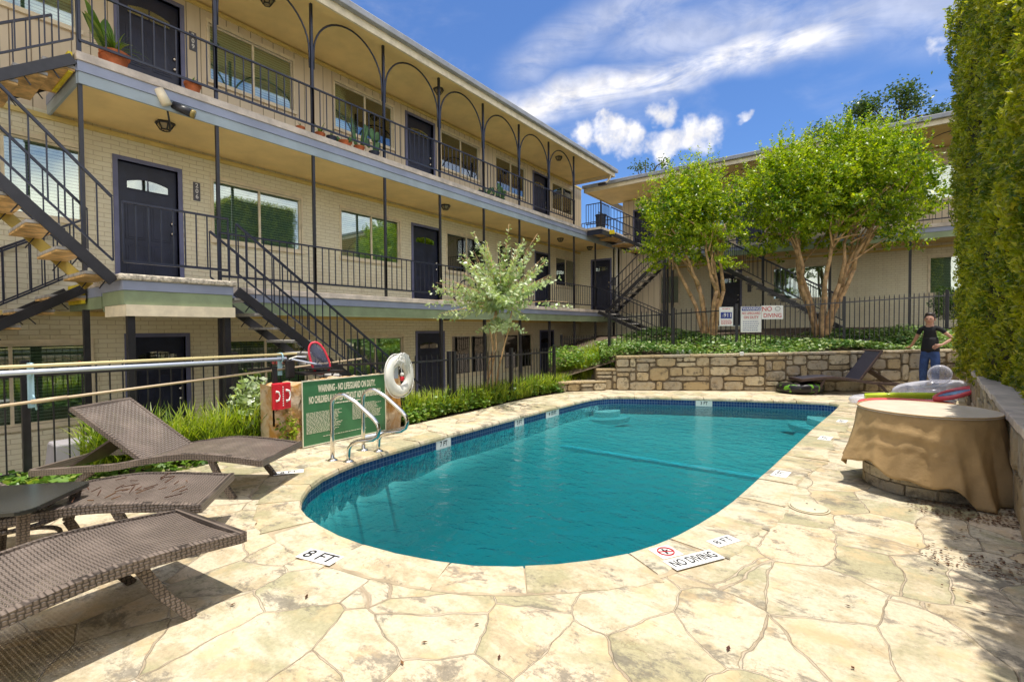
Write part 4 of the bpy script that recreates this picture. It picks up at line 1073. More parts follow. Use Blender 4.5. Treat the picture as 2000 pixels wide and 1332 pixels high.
blades('liriope_slope', 'tall yellow green grass mound beside the stone wall end', strip([(-5.6, 9.9), (-5.2, 10.7), (-4.8, 11.3)], .38), 420, .46, m_lir, zf=lambda x, y: max(0, min(.55, (y-9.6)*.45)))
def ivy_(): pass
def ivy(name, label, n, f, size, m=m_ivy):
    pts = np.array([f() for _ in range(n)]); A, B_ = leaf_axes(n, size, .8, flat=np.array([0, 0, 2.5])); A[:, 2] *= .45
    return tag(cloud(name, pts, A, B_, m), label, 'ground cover', kind='stuff')
def fivy():
    s = random.uniform(-.3, 7.6); d = random.uniform(.12, 2.6)**1.0; x, y = wp(s, d)
    zz = .72+.18*min(max(s/7, 0), 1)+.11*d+.10*math.sin(s*2.1+d*2)*math.sin(s*.7+1)+.18*max(0, math.sin(s*.95+.2))*min(d, 1); return (x, y, zz+random.uniform(-.03, .10))
ivy('ivy_bed', 'variegated glossy ivy covering the bed behind the stone wall', 26000, fivy, .075)
def fivy2():
    x = random.uniform(-6.3, -5.4); y = random.uniform(-.5, 4.9); return (x, y, random.uniform(0, .10))
def fivy4():
    y = random.uniform(4.6, 9.2); return (-5.42+.05*math.sin(y*3)+random.uniform(-.16, .13)-(.1 if 6.5 < y < 8.8 else 0), y, abs(random.gauss(0, .1))+.02)
ivy('border_cover', 'small leafy plants mixed into the front edge of the grass border', 3600, fivy4, .07, m_pad)
ivy('ivy_ground_cover', 'low broad leaved ground cover along the fence behind the loungers', 3600, fivy2, .085, m_pad)
def fivy3():
    s = random.uniform(-1.5, .6); d = random.uniform(.2, 1.6); x, y = wp(s, d); return (x, y, .55+.25*d*.5+random.uniform(-.1, .2))
ivy('shrub_cover', 'bright leafy ground cover spilling at the left end of the ivy bed', 3500, fivy3, .07, m_pad)
# bush by the phone box, hedge bush far right, cactus etc.
def bush(name, label, c, r, n, leaf, m, core=True, size=.06, cat='shrub'):
    t = thing(name, label, cat, (c[0], c[1], c[2]-r[2])); v = unit(rng.normal(size=(n, 3))); P = np.array(c)+v*np.array(r)*(rng.random((n, 1))**.35)*(1+.15*np.sin(v[:, :1]*9)); A, B_ = leaf_axes(n, size, .5)
    cloud('foliage', P, A, B_, m, t)
    MB().tube([(c[0], c[1], c[2]-r[2]), (c[0]+.02, c[1], c[2])], [.02, .008], 6).build('stem', m_bark2, t); return t
bush('shrub', 'leafy shrub with pale leaves beside the red emergency phone', (-5.82, 2.78, .42), (.22, .3, .40), 900, .06, m_silver, size=.085)
bush('shrub', 'clipped light green bush behind the fence beside the standing woman', (1.95, 16.6, 1.95), (.75, .5, .45), 3500, .06, m_ivy, size=.075)
bush('shrub', 'low yellow green vine growing on the stone block of the green sign', (-5.25, 2.86, .22), (.14, .12, .26), 260, .05, m_lir, size=.06)

# fallen leaves (stuff) + scattered
n = 4500; lx = .25+.72*rng.random(n)**.7; ly = 3.0+2.2*rng.random(n); keep = (rng.random(n) < .03+.75*(np.abs(ly-4.75) < .22)+.6*(np.abs(ly-3.75) < .16)) & (lx < .95)
P = np.stack([lx, ly, .008+.006*rng.random(n)], 1)[keep]; A, B_ = leaf_axes(len(P), .026, .5, flat=np.array([0, 0, 4.])); A[:, 2] *= .15; B_[:, 2] *= .15
Pd = np.stack([-3.5+4.4*rng.random(60), .9+4*rng.random(60), np.full(60, .009)], 1); 
tag(cloud('leaf_litter', P, A, B_, m_litter), 'brown fallen leaves scattered on the shaded paving below the hedge', 'fallen leaves', kind='stuff')
Pd = np.array([p for p in Pd if not (-4.4 < p[0] < -.7 and p[1] > 1.8) or p[0] > -.6][:40]); A, B_ = leaf_axes(len(Pd), .035, .4, flat=np.array([0, 0, 4.])); A[:, 2] *= .15; B_[:, 2] *= .15
tag(cloud('deck_debris', Pd, A, B_, m_litter), 'dry leaf bits scattered over the sunny paving', 'fallen leaves', kind='stuff')

# ================================================================== loungers
def seat_z(y):      # y from foot end (0) to head end (1.9)
    return .31+.055*math.sin(min(y, 1.2)/1.2*PI*.95)-.10*max(0, (y-.55))/1.35
def lounger(label, foot, ang, back=True, backang=38, group='brown wicker sun loungers', wick=None, rail=None, legm=None, L=1.92, wd=.60, pivot=1.15):
    t = thing('sun_lounger', label, 'sun lounger', (0, 0, 0), group)
    wick = wick or m_wick; rail = rail or m_wickside; legm = legm or m_wickside
    w = wd/2; ny, nx = 34, 8; s = MB()
    ye = pivot if back else L
    for j in range(ny+1):
        y = ye*j/ny
        for i in range(nx+1): x = -w+wd*i/nx; s.v.append((x, y, seat_z(y)-.012*math.sin(PI*i/nx)))
    for j in range(ny):
        for i in range(nx): q = j*(nx+1)+i; s.f.append((q, q+1, q+nx+2, q+nx+1))
    s.build('seat', wick, t, True, True)
    for sx in (-1, 1):
        r = MB(); pts = [L*k/20 for k in range(21)]
        for y in pts:
            z = seat_z(y); x0, x1 = sx*w, sx*(w+.035)
            r.v += [(x0, y, z+.012), (x1, y, z+.008), (x1, y, z-.042), (x0, y, z-.042)]
        for k in range(20):
            for c in range(4):
                q = k*4+c; q2 = k*4+(c+1) % 4; r.f.append((q, q2, q2+4, q+4))
        r.f += [(3, 2, 1, 0), (80, 81, 82, 83)]; r.build('side_rail', rail, t, True)
    e = MB().box(-w-.035, w+.035, -.035, 0, seat_z(0)-.042, seat_z(0)+.01); e.build('end_rail', rail, t, True)
    MB().box(-w, w, L, L+.03, seat_z(L)-.05, seat_z(L)+.01).build('end_rail', rail, t, True)
    for sx in (-1, 1):
        for (ya, yb) in ((.42, .22), (1.42, 1.62)):
            pts = [(sx*(w-.01), ya, seat_z(ya)-.04), (sx*(w), (ya+yb)/2+.02*(1 if yb < ya else -1), .16), (sx*(w+.01), yb, 0)]
            b = MB()
            for p, q in zip(pts[:-1], pts[1:]): b.bar(p, q, .032, .045, (0, 1, 0))
            b.build('leg', legm, t, True)
    if back:
        a = math.radians(backang); bl = .72; b = MB()
        for j in range(13):
            u = bl*j/12
            for i in range(nx+1):
                x = -w+.02+(wd-.04)*i/nx; zz = seat_z(pivot)+u*math.sin(a)-.01*math.sin(PI*i/nx); b.v.append((x, pivot+u*math.cos(a), zz))
        for j in range(12):
            for i in range(nx): q = j*(nx+1)+i; b.f.append((q, q+1, q+nx+2, q+nx+1))
        br = b.build('backrest', wick, t, True, True)
        f = MB(); p0, p1 = Vector((0, pivot, seat_z(pivot)-.015)), Vector((0, pivot+bl*math.cos(a), seat_z(pivot)+bl*math.sin(a)-.015))
        for sx in (-1, 1): f.bar(p0+Vector((sx*(w-.02), 0, 0)), p1+Vector((sx*(w-.02), 0, 0)), .03, .035)
        f.tube([p1+Vector((x, .01*math.cos(x*5), .0)) for x in np.linspace(-w+.01, w-.01, 7)], .022, 8)
        f.build('backrest_frame', rail, br, True)
        MB().bar((0, pivot+bl*.5*math.cos(a), seat_z(pivot)+bl*.5*math.sin(a)-.03), (0, pivot+.75, seat_z(1.9)-.02), .35, .015).build('backrest_prop', m_brown, t, True)
    t.location = (foot[0], foot[1], 0); t.rotation_euler.z = ang; return t
def ang_of(d): return math.atan2(d[1], d[0])-PI/2
lounger('nearest brown wicker lounger, front left, lying flat and cut by the frame', (-2.90, 1.11), ang_of((.10, -.99)), back=False)
lounger('brown wicker lounger with dead twigs on its seat, behind the side table', (-3.48, 1.39), ang_of((-.62, -.78)), backang=30)
lounger('brown wicker lounger with raised back nearest the black fence', (-4.10, 2.17), ang_of((-.83, -.56)), backang=36, pivot=1.0)
lounger('dark sling lounger with steep back in front of the long stone wall', (-1.20, 11.55), ang_of((.86, .5)), backang=55, group='dark lounger', wick=m_dark, rail=m_brown, legm=m_brown, pivot=1.08, wd=.62)
# twigs on second lounger
tw = MB()
for i in range(40):
    u, v = random.uniform(.15, .95), random.uniform(-.25, .22); a0 = ang_of((-.62, -.78)); ca, sa = math.cos(a0), math.sin(a0)
    x, y = -3.48+ca*v-sa*u, 1.39+sa*v+ca*u; z = seat_z(u)+.004; a = random.uniform(0, PI); l = random.uniform(.03, .1)
    tw.bar((x, y, z), (x+math.cos(a)*l, y+math.sin(a)*l, z+random.uniform(0, .02)), .005, .004)
tag(tw.build('dry_twigs', m_litter), 'dead twigs and seed heads lying on the wicker lounger seat', 'twigs', kind='stuff')

# side table (black glass top, wicker hoop legs)
ST = thing('side_table', 'low square table with black glass top between the two front loungers', 'table', (-3.80, .52, 0))
c = Vector((-3.86, .50)); ex = Vector((.68, .73)).normalized(); ey = Vector((-ex.y, ex.x)); poly = []
for sx, sy in ((1, 1), (-1, 1), (-1, -1), (1, -1)):
    for k in range(5):
        a = math.atan2(sy, sx)-PI/4+k*PI/8; p = c+ex*(sx*.20)+ey*(sy*.20)+(ex*math.cos(a)+ey*math.sin(a))*.06; poly.append((p.x, p.y))
poly = poly if True else poly
MB().prism(poly, .405, .43).build('table_top', mat('black_glass', (.02, .022, .02), .18, spec=.6, var=.2, vscale=3), ST, bevel=.004)
for sx, sy in ((1, 1), (-1, 1), (-1, -1), (1, -1)):
    a, b_, d_ = c+ex*sx*.20+ey*sy*.20, c+ex*sx*.17+ey*sy*.17, c+ex*sx*.24+ey*sy*.24
    l = MB(); l.bar((*a, .40), (*b_, .22), .05, .03, (1, 0, 0)); l.bar((*b_, .22), (*d_, 0), .05, .03, (1, 0, 0)); l.build('leg', m_wickside, ST)
for z, r in ((.30, .22), (.18, .20)): MB().tube([(*(c+Vector((math.cos(a), math.sin(a)))*r), z) for a in np.linspace(0, 2*PI, 24, endpoint=False)], .013, 6, True).build('hoop', m_wickside, ST, smooth=True)

# ================================================================== sign wall & pool kit
SW = thing('stone_block_wall', 'rough limestone block wall carrying the green warning sign', 'stone wall', (-5.3, 3.6, 0))
b = MB(); n1, n2 = 26, 14
random.seed(3)
def blk(y0, y1, x0, x1, z1, seed):
    bm_ = MB(); r_ = random.Random(seed); ny, nz = 14, 10
    P = lambda i, j: (x1+r_.uniform(-.012, .012)-(.02 if j == nz else 0), y0+(y1-y0)*i/ny, z1*j/nz+(r_.uniform(-.02, .02) if j == nz else 0))
    g_ = [[P(i, j) for j in range(nz+1)] for i in range(ny+1)]; base_ = 0
    for i in range(ny+1):
        for j in range(nz+1): bm_.v.append(g_[i][j])
        bm_.v.append((x0, y0+(y1-y0)*i/ny, z1+r_.uniform(-.02, .02))); bm_.v.append((x0, y0+(y1-y0)*i/ny, -.1))
    W_ = nz+3
    for i in range(ny):
        for k in range(W_-1): bm_.f.append((i*W_+k, (i+1)*W_+k, (i+1)*W_+k+1, i*W_+k+1))
    bm_.f.append(tuple(range(W_))); bm_.f.append(tuple(ny*W_+k for k in range(W_))[::-1]); return bm_
def lime_build(t, out):
    c = t.coord(); a = t.mix(t.ramp(t.noise(c, 4, 6, .65, .5), .38, .66), (.58, .45, .30), (.44, .22, .05)); a = t.mix(t.ramp(t.noise(c, 13, 6, .7), .58, .72), a, (.12, .09, .05))
    a = t.mix(t.ramp(t.noise(c, 3, 3), .55, .75), a, (.62, .54, .42))
    princ(t, out, a, .9, t.new('ShaderNodeBump', Strength=1., Distance=.02, Height=t.noise(c, 12, 8, .7)))
m_lime2 = m_lime; m_lime = mat('ochre_limestone', build=lime_build)
blk(2.72, 3.35, -5.55, -5.24, .74, 1).build('stone_block', m_lime, SW)
blk(3.36, 4.02, -5.56, -5.25, .75, 2).build('stone_block', m_lime, SW)
blk(4.03, 4.50, -5.55, -5.24, .73, 3).build('stone_block', m_lime, SW)
SG = thing('pool_rules_sign', 'big green sign with cream lettering WARNING NO LIFEGUARD ON DUTY', 'sign', (-5.2, 3.6, .4))
SX = -5.205; YA, YB, Z0, Z1 = 3.03, 4.20, .02, .765
MB().box(SX-.012, SX, YA, YB, Z0, Z1).build('sign_board', m_signg, SG)
fr = MB().box(SX-.002, SX+.006, YA-.012, YA, Z0, Z1).box(SX-.002, SX+.006, YB, YB+.012, Z0, Z1).box(SX-.002, SX+.006, YA-.012, YB+.012, Z1, Z1+.012).box(SX-.002, SX+.006, YA-.012, YB+.012, Z0-.012, Z0); fr.build('sign_edge', m_letter, SG)
W_ = YB-YA; ym = (YA+YB)/2
text('WARNING - NO LIFEGUARD ON DUTY.', .115, (SX+.001, ym+.02, Z1-.10), (0, 1, 0), (0, 0, 1), m_letter, parent=SG, sx=.40, bold=.003)
text('NO CHILDREN ALLOWED WITHOUT ADULT SUPERVISION', .115, (SX+.001, ym, Z1-.225), (0, 1, 0), (0, 0, 1), m_letter, parent=SG, sx=.335, bold=.003)
def lines(y0, y1, z0, z1, n, seed, parent, x=SX+.001, m=m_letter, hgt=.006):
    r_ = random.Random(seed); b_ = MB()
    for i in range(n):
        z = z1-(z1-z0)*i/max(1, n-1); y = y0; end = y1-r_.random()*.25*(y1-y0)
        while y < end: l = r_.uniform(.012, .045); b_.box(x, x+.0012, y, min(y+l, end), z-hgt/2, z+hgt/2); y += l+.008
    b_.build('small_print', m, parent)
lines(YA+.42, YA+.80, Z1-.30, Z1-.29, 1, 4, SG, hgt=.016)
lines(YA+.04, YA+.52, Z0+.14, Z1-.37, 17, 1, SG); lines(YA+.66, YA+1.12, Z0+.22, Z1-.34, 14, 2, SG); lines(YA+.25, YA+.9, Z0+.07, Z0+.08, 1, 3, SG)

# handrails
prof = [(0, 0), (0, .30), (0, .57), (.01, .62), (.045, .67), (.10, .695), (.155, .69), (.29, .615), (.49, .455), (.535, .40), (.545, .34), (.525, .28), (.47, .245), (.40, .235), (.30, .22), (.235, .19), (.198, .14), (.19, .07), (.19, 0)]
for k, (bx_, by_) in enumerate(((-4.47, 2.92), (-4.56, 3.37))):
    d = Vector((.93, .36)).normalized()
    t = thing('pool_handrail', ('near' if k == 0 else 'rear')+' polished steel pool ladder rail '+('left of the pair, in front of the green sign' if k == 0 else 'closer to the white life ring'), 'handrail', (bx_, by_, 0), 'pool ladder handrails')
    MB().tube([(bx_+d.x*s, by_+d.y*s, z) for s, z in prof], .021, 12).build('rail_tube', m_steel, t, smooth=True)
    for s in (0, .19): MB().lathe([(.055, .002), (.055, .010), (.035, .022), (.022, .028)], (bx_+d.x*s, by_+d.y*s, 0), 20).build('base_flange', m_steel, t, smooth=True)

# life ring with rope
LR = thing('life_ring', 'white life ring hanging on the end of the green sign wall', 'life ring', (-5.05, 4.28, .74))
cc = Vector((-5.08, 4.34, .74)); nn = Vector((.97, .18, .08)).normalized(); e1 = nn.cross(Vector((0, 0, 1))).normalized(); e2 = e1.cross(nn)*-1
e2 = nn.cross(e1)
b = MB(); NR, NS = 40, 14
for i in range(NR):
    a = 2*PI*i/NR; dr = e1*math.cos(a)+e2*math.sin(a)
    for k in range(NS):
        q = 2*PI*k/NS; b.v.append(tuple(cc+dr*(.205+.078*math.cos(q))+nn*.048*math.sin(q)))
for i in range(NR):
    for k in range(NS): b.f.append((i*NS+k, ((i+1) % NR)*NS+k, ((i+1) % NR)*NS+(k+1) % NS, i*NS+(k+1) % NS))
b.build('ring', m_ring, LR, smooth=True)
pts = []
for i in range(48):
    a = 2*PI*i/48; dr = e1*math.cos(a)+e2*math.sin(a); pts.append(cc+dr*(.288+.022*abs(math.sin(2*a)))+nn*.01)
MB().tube(pts, .007, 6, True).build('grab_rope', m_rope, LR, smooth=True)
random.seed(2); b = MB()
for i in range(15):
    a = random.uniform(-.5, .5); z = cc.z+.20+random.uniform(0, .09); p = cc+nn*.06
    b.tube([(p.x, p.y-.10+a*.10, z-.16*random.random()), (p.x+.01, p.y-.03+a*.12, z+.02), (p.x+.015, p.y+.05+a*.10, z-.02), (p.x+.005, p.y+.09+a*.08, z-.12-.1*random.random())], .006, 5)
b.tube([cc+nn*.05+Vector((0, -.02, .2)), cc+nn*.06+Vector((0, -.01, 0)), cc+nn*.05+Vector((0, -.0, -.04))], .006, 5)
b.build('coiled_rope', m_rope, LR, smooth=True)
MB().ball(cc+nn*.05+Vector((0, .0, -.04)), .032, 12, 8, (1, 1, 1.1)).build('float', m_red, LR, smooth=True)
MB().ball(cc+nn*.05+Vector((0, .0, .015)), .028, 12, 8).build('float', m_ring, LR, smooth=True)
MB().box(-5.2, -5.12, 4.30, 4.36, .70, 1.0).build('hanger', m_polew, LR)

# emergency phone box
PB = thing('emergency_phone_box', 'red emergency phone box with white handset symbols beside the green sign', 'phone box', (-5.3, 2.8, .42))
PX = -5.19; PY = -.275
bb_ = MB().prism([(PX-.05, 2.96+PY), (PX, 2.95+PY), (PX+.035, 3.05+PY), (PX, 3.16+PY), (PX-.05, 3.16+PY)], .49, .78); bb_.build('housing', m_red, PB, bevel=.01)
def handset(y, z, xx, sc, skew):
    pts = [(xx, y, z+.05*sc), (xx+.002, y+.03*sc, z+.045*sc), (xx+.002, y+.042*sc, z), (xx+.002, y+.03*sc, z-.045*sc), (xx, y, z-.05*sc)]
    b_ = MB().tube(pts, [.014*sc, .009*sc, .007*sc, .009*sc, .014*sc], 8); b_.build('handset_symbol', m_signw, PB, smooth=True)
handset(3.085+PY, .64, PX+.032, 1.15, 0); handset(2.98+PY, .64, PX+.018, 1.0, 0)
bz = MB(); 
for k in range(9): bz.box(PX+.026, PX+.037, 3.045+PY, 3.055+PY, .53+k*.025, .545+k*.025)
bz.build('small_print', m_signw, PB)
MB().box(PX-.09, PX-.05, 2.72, 2.76, .3, .95).build('mounting_post', m_black, PB)

# poles on the fence brackets
def pole(label, p0, p1, r, m, ext=None):
    t = thing('cleaning_pole', label, 'pole', p0, 'telescopic pool poles'); p0, p1 = Vector(p0), Vector(p1); d = (p1-p0)
    MB().tube([p0, p1], r, 12).build('pole_shaft', m, t, smooth=True)
    MB().tube([p0+d*.28, p0+d*.33], r*1.45, 12).build('locking_collar', ext or m, t, smooth=True); return t
pole('pale cream telescopic pool pole on the fence brackets, uppermost', (-6.02, -1.0, 1.055), (-5.86, 3.34, 1.06), .016, m_poley)
pole('white and blue telescopic pool pole on the fence brackets, just below the top one', (-6.0, -1.0, 1.005), (-5.86, 3.2, 1.005), .022, m_polew, m_clamp)
pole('thin tan pool pole on the fence brackets, sloping lowest one', (-5.98, -.4, .66), (-5.84, 4.3, .945), .014, m_polet)
for y, x in ((.93, -6.03), (3.14, -5.9)):
    t = thing('pole_bracket', 'pale blue pole bracket clamped to the fence, '+('left one' if y < 2 else 'one beside the phone box'), 'bracket', (x, y, .9), 'pole brackets')
    b = MB().box(x-.02, x+.02, y-.02, y+.02, .68 if y < 2 else .8, 1.08); b.build('upright', m_clamp, t)
    b = MB()
    for z in (1.02,): b.tube([(x+.03+.05*math.cos(a), y, z+.06*math.sin(a)) for a in np.linspace(0, 2*PI, 10, endpoint=False)], .007, 5, True)
    b.build('hook', m_clamp, t)
    if y < 2: MB().tube([(x+.01, y+.01, .8), (x+.05, y+.02, .74), (x+.02, y+.03, .66)], .008, 6).build('cord', m_clamp, t)
    MB().bar((x-.24, y, .9), (x, y, .9), .02, .02).build('arm', m_black, t)
# skimmer net
NT = thing('skimmer_net', 'pool leaf net with coral pink frame above the green sign', 'net', (-5.72, 3.6, .9))
c = Vector((-5.72, 3.56, 1.0)); u1 = Vector((.1, .30, -.95)).normalized(); u2 = Vector((.25, .93, .30)).normalized()
loop = [c+u1*(.21*math.copysign(abs(math.cos(a))**.7, math.cos(a)))+u2*(.105*math.copysign(abs(math.sin(a))**.8, math.sin(a))*(1+.2*math.cos(a))) for a in np.linspace(0, 2*PI, 36, endpoint=False)]
MB().tube(loop, .014, 8, True).build('net_frame', m_pink, NT, smooth=True)
b = MB(); b.add([tuple(p) for p in loop]+[tuple(c+u1.cross(u2)*.05)], [(i, (i+1) % 36, 36) for i in range(36)])
def meshy(t, out):
    p = t.new('ShaderNodeBsdfPrincipled', Roughness=.7, Base_Color=(.10, .11, .18)); tr = t.new('ShaderNodeBsdfTransparent'); mx = t.new('ShaderNodeMixShader'); mx.inputs[0].default_value = .4
    t.l.new(p.outputs[0], mx.inputs[1]); t.l.new(tr.outputs[0], mx.inputs[2]); t.l.new(mx.outputs[0], out.inputs[0])
b.build('net_mesh', mat('sheer_net', build=meshy), NT)
MB().tube([c+u1*.1, c+u1*.0+Vector((-.02, -.35, 0))], .012, 8).build('handle', m_polew, NT)
# dark pole heads / brushes by the phone box
BH = thing('pool_brush', 'black pool brush head hanging from the poles above the red phone box', 'brush', (-5.8, 3.2, .8))
MB().box(-5.83, -5.77, 3.16, 3.27, .76, 1.0).build('brush_head', m_black, BH, bevel=.02)
MB().tube([(-5.8, 3.2, 1.0), (-5.79, 3.3, 1.03), (-5.78, 3.42, 1.02)], .014, 8).build('clip', m_steel, BH)
b = MB().box(-5.9, -5.6, 3.3, 3.85, .80, .83).box(-5.85, -5.62, 3.4, 3.7, .86, .88); tag(b.build('net_rack', m_black), 'flat dark rack of net frames lying on top of the sign wall', 'rack')
# pale tube at the foot of the sign
tag(MB().tube([(-5.02, 3.72, .03), (-4.95, 4.25, .03)], .022, 10).build('plastic_pipe', m_polew, smooth=True), 'short pale blue plastic pipe lying at the foot of the green sign', 'pipe')
# utility box
UB = thing('utility_box', 'pale grey plastic utility box behind the fence at the left', 'box', (-6.65, 1.35, 0))
MB().add([(-6.78, 1.12, -.1), (-6.42, 1.12, -.1), (-6.42, 1.60, -.1), (-6.78, 1.60, -.1), (-6.75, 1.15, .24), (-6.45, 1.15, .24), (-6.45, 1.57, .24), (-6.75, 1.57, .24)], [(0,3,2,1),(4,5,6,7),(0,1,5,4),(1,2,6,5),(2,3,7,6),(3,0,4,7)]).build('housing', m_box, UB, bevel=.02)
MB().box(-6.46, -6.40, 1.3, 1.42, 0, .06).build('latch', m_black, UB)

# ================================================================== depth markers and deck tiles
def deck_tile(name, label, c, xd, w, h, txt, m=m_blackt, size=.1, sx=1., bold=.0):
    t = thing(name, label, 'marker', (c[0], c[1], 0), 'painted deck and tile depth markers'); xd = Vector((*xd, 0)).normalized(); yd = Vector((-xd.y, xd.x, 0)); cv = Vector((*c, .010))
    MB().obox(cv, xd*w/2, yd*h/2, (0, 0, .0012)).build('tile_plate', m_signw, t)
    if txt: text(txt, size, cv+Vector((0, 0, .0022)), xd, yd, m, parent=t, sx=sx, depth=.0006, bold=bold)
    return t
deck_tile('depth_marker', 'white 8 FT marker tile on the near left coping', (-2.61, 1.61), (.96, .20), .27, .12, '8 FT', size=.125, bold=.001)
deck_tile('warning_tile', 'white NO DIVING tile on the near right coping', (-.80, 2.86), (.50, .86), .36, .12, 'NO DIVING', size=.10, sx=.62, bold=.001)
tt = deck_tile('warning_tile', 'white tile with red crossed out diver symbol beside the NO DIVING tile', (-.965, 2.86), (.50, .86), .15, .14, None)
c = Vector((-.965, 2.86, .0135)); 
MB().tube([c+Vector((math.cos(a)*.048, math.sin(a)*.048, 0)) for a in np.linspace(0, 2*PI, 24, endpoint=False)], .005, 4, True).build('ring_symbol', m_redt, tt)
MB().bar(c+Vector((-.034, -.03, 0)), c+Vector((.034, .03, 0)), .008, .002).build('slash_symbol', m_redt, tt)
MB().bar(c+Vector((-.03, .016, 0)), c+Vector((.02, -.02, 0)), .012, .0015).bar(c+Vector((-.005, .0, 0)), c+Vector((.0, .03, 0)), .008, .0015).build('diver_symbol', m_blackt, tt)
deck_tile('depth_marker', 'small worn 8 FT tile beyond the NO DIVING tile', (-.72, 3.22), (.45, .9), .20, .10, '8 FT', size=.08)
deck_tile('depth_marker', 'white 7 FT marker tile on the right coping by the table', (-.63, 5.02), (.10, .99), .22, .13, '7 FT', size=.09)
deck_tile('depth_marker', 'white 5 FT marker tile on the right coping beyond the table', (-.40, 6.95), (.10, .99), .26, .13, '5 FT', size=.10)
deck_tile('warning_tile', 'white NO DIVING tile lying beside the right hand 5 FT marker', (-.10, 6.75), (.10, .99), .30, .13, 'NO DIVING', size=.07, sx=.7)
deck_tile('depth_marker', 'small 4 FT marker tile on the far right coping', (-.28, 8.35), (.10, .99), .24, .12, '4 FT', size=.09)
deck_tile('depth_marker', 'faint worn marker tile behind the handrails on the left coping', (-4.42, 2.42), (.5, .86), .26, .12, '8 FT', size=.08)
def wall_tile(label, p, xd, w, txt, size=.09, sx=.8):
    t = thing('depth_marker', label, 'marker', p, 'painted deck and tile depth markers'); xd = Vector((*xd, 0)).normalized(); n_ = Vector((xd.y, -xd.x, 0)); cv = Vector(p)+n_*.006
    MB().obox(cv, xd*w/2, n_*.003, (0, 0, .058)).build('tile_plate', m_signw, t)
    text(txt, size, cv+n_*.004, xd, (0, 0, 1), m_blackt, parent=t, sx=sx, depth=.0006, bold=.0015)
wall_tile('nearest white depth tile on the left blue pool edge, by the handrails', (-4.345, 4.42, -.095), (.0, 1), .26, '7 FT')
wall_tile('middle white depth tile on the left blue pool edge', (-4.37, 6.12, -.095), (.0, 1), .24, '5 FT')
wall_tile('farthest and widest white depth tile on the left blue pool edge', (-4.365, 7.1, -.095), (.0, 1), .42, '4 1/2 FT')
wall_tile('white 3 FT tile set in the far blue pool edge', (-2.53, 9.685, -.095), (.93, .37), .30, '3 FT')
SK = thing('skimmer_cover', 'round cream plastic skimmer lid set in the deck', 'lid', (-.34, 4.2, 0))
MB().lathe([(.0001, .012), (.118, .012), (.118, .006)], (-.34, 4.2, 0), 40).build('lid', mat('cream_plastic', (.66, .58, .40), .5, var=.15), SK)
MB().lathe([(.135, .004), (.135, .008), (.122, .008), (.122, .004)], (-.34, 4.2, 0), 40).build('rim', mat('cream_plastic_rim', (.58, .50, .34), .5, var=.2), SK)
for p in ((-.36, 4.27), (-.30, 4.16)): MB().lathe([(.008, .0121), (.008, .0135), (.0001, .0135)], (*p, 0), 10).build('finger_hole', m_blackt, SK)

# ================================================================== covered table
TC = Vector((.40, 5.33)); 
PT = thing('stone_fire_table', 'round stone fire pit table hidden under the tan cover', 'table', (TC.x, TC.y, 0))
b = MB(); NB = 26
for row in range(3):
    for k in range(NB//2):
        a0, a1 = 2*PI*(k+.5*(row % 2))/(NB//2)+.012, 2*PI*(k+1+.5*(row % 2))/(NB//2)-.012; r0, r1 = .33, .415+random.uniform(0, .012); z0, z1 = .0+row*.09+.003, row*.09+.087
        pl = [(TC.x+r1*math.cos(a0+(a1-a0)*q/3), TC.y+r1*math.sin(a0+(a1-a0)*q/3)) for q in range(4)]+[(TC.x+r0*math.cos(a1), TC.y+r0*math.sin(a1)), (TC.x+r0*math.cos(a0), TC.y+r0*math.sin(a0))]
        b.prism(pl, z0, z1)
b.build('stone_base', m_stone, PT, bevel=.006)
MB().lathe([(.40, 0), (.40, .655)], (TC.x, TC.y, 0), 30).build('core', m_mortar, PT)
CV = MB(); NA = 240; NV = 26
rt = .455; ztop = .67
def hem(a):
    g = lambda c0, w: math.exp(-((((a-c0)+PI) % (2*PI)-PI)/w)**2)
    return .17+.045*math.sin(a*2+.4)+.03*math.sin(a*5+1.3)-.15*g(5.35, .34)-.14*g(5.95, .35)-.10*g(.2, .5)-.06*g(3.45, .16)+.02*math.sin(a*13)
def wrap(a, c0): return ((a-c0)+PI) % (2*PI)-PI
folds = [(3.45, .10, .085), (3.95, .07, .025), (4.30, .12, .030), (4.62, .06, -.022), (4.95, .07, .035), (5.22, .10, .080), (5.50, .07, -.030), (5.72, .08, .060), (6.02, .10, .075), (.25, .12, .04), (.9, .12, .03), (1.5, .1, .03), (2.1, .12, .04), (2.8, .12, .05)]
for i in range(NV+1):
    v = i/NV
    for k in range(NA):
        a = 2*PI*k/NA
        fl_ = sum(h_*math.exp(-(abs(wrap(a, c0+.10*v))/(w_*(1.5-.5*v)))**1.3) for c0, w_, h_ in folds)
        swag = .012*math.exp(-((v-.42+.12*math.cos(wrap(a, 4.3)*2.2))/.07)**2)+.007*math.exp(-((v-.66+.16*math.cos(wrap(a, 4.5)*2.8))/.05)**2)
        cr = .0025*math.sin(a*23+7*v)*math.sin(v*11+a*7)
        r = rt+.010*min(1, v*12)+.045*v+.035*v*v+fl_*v**1.15+swag*min(1, v*5)*math.exp(-(wrap(a, 4.4)/.75)**2)+cr*min(1, v*3)
        z = ztop-.006-(ztop-.006-max(.012, hem(a)))*v
        lim = .83+(TC.y+r*math.sin(a)-4.17)*.085
        if TC.x+r*math.cos(a) > lim and z < .72: r = (lim-TC.x)/max(math.cos(a), .2)
        CV.v.append((TC.x+r*math.cos(a), TC.y+r*math.sin(a), z))
for i in range(NV):
    for k in range(NA): k2 = (k+1) % NA; CV.f.append((i*NA+k, (i+1)*NA+k, (i+1)*NA+k2, i*NA+k2)[::-1])
TCV = thing('table_cover', 'tan fabric cover draped in folds over the round table by the hedge', 'cover', (TC.x, TC.y, .1))
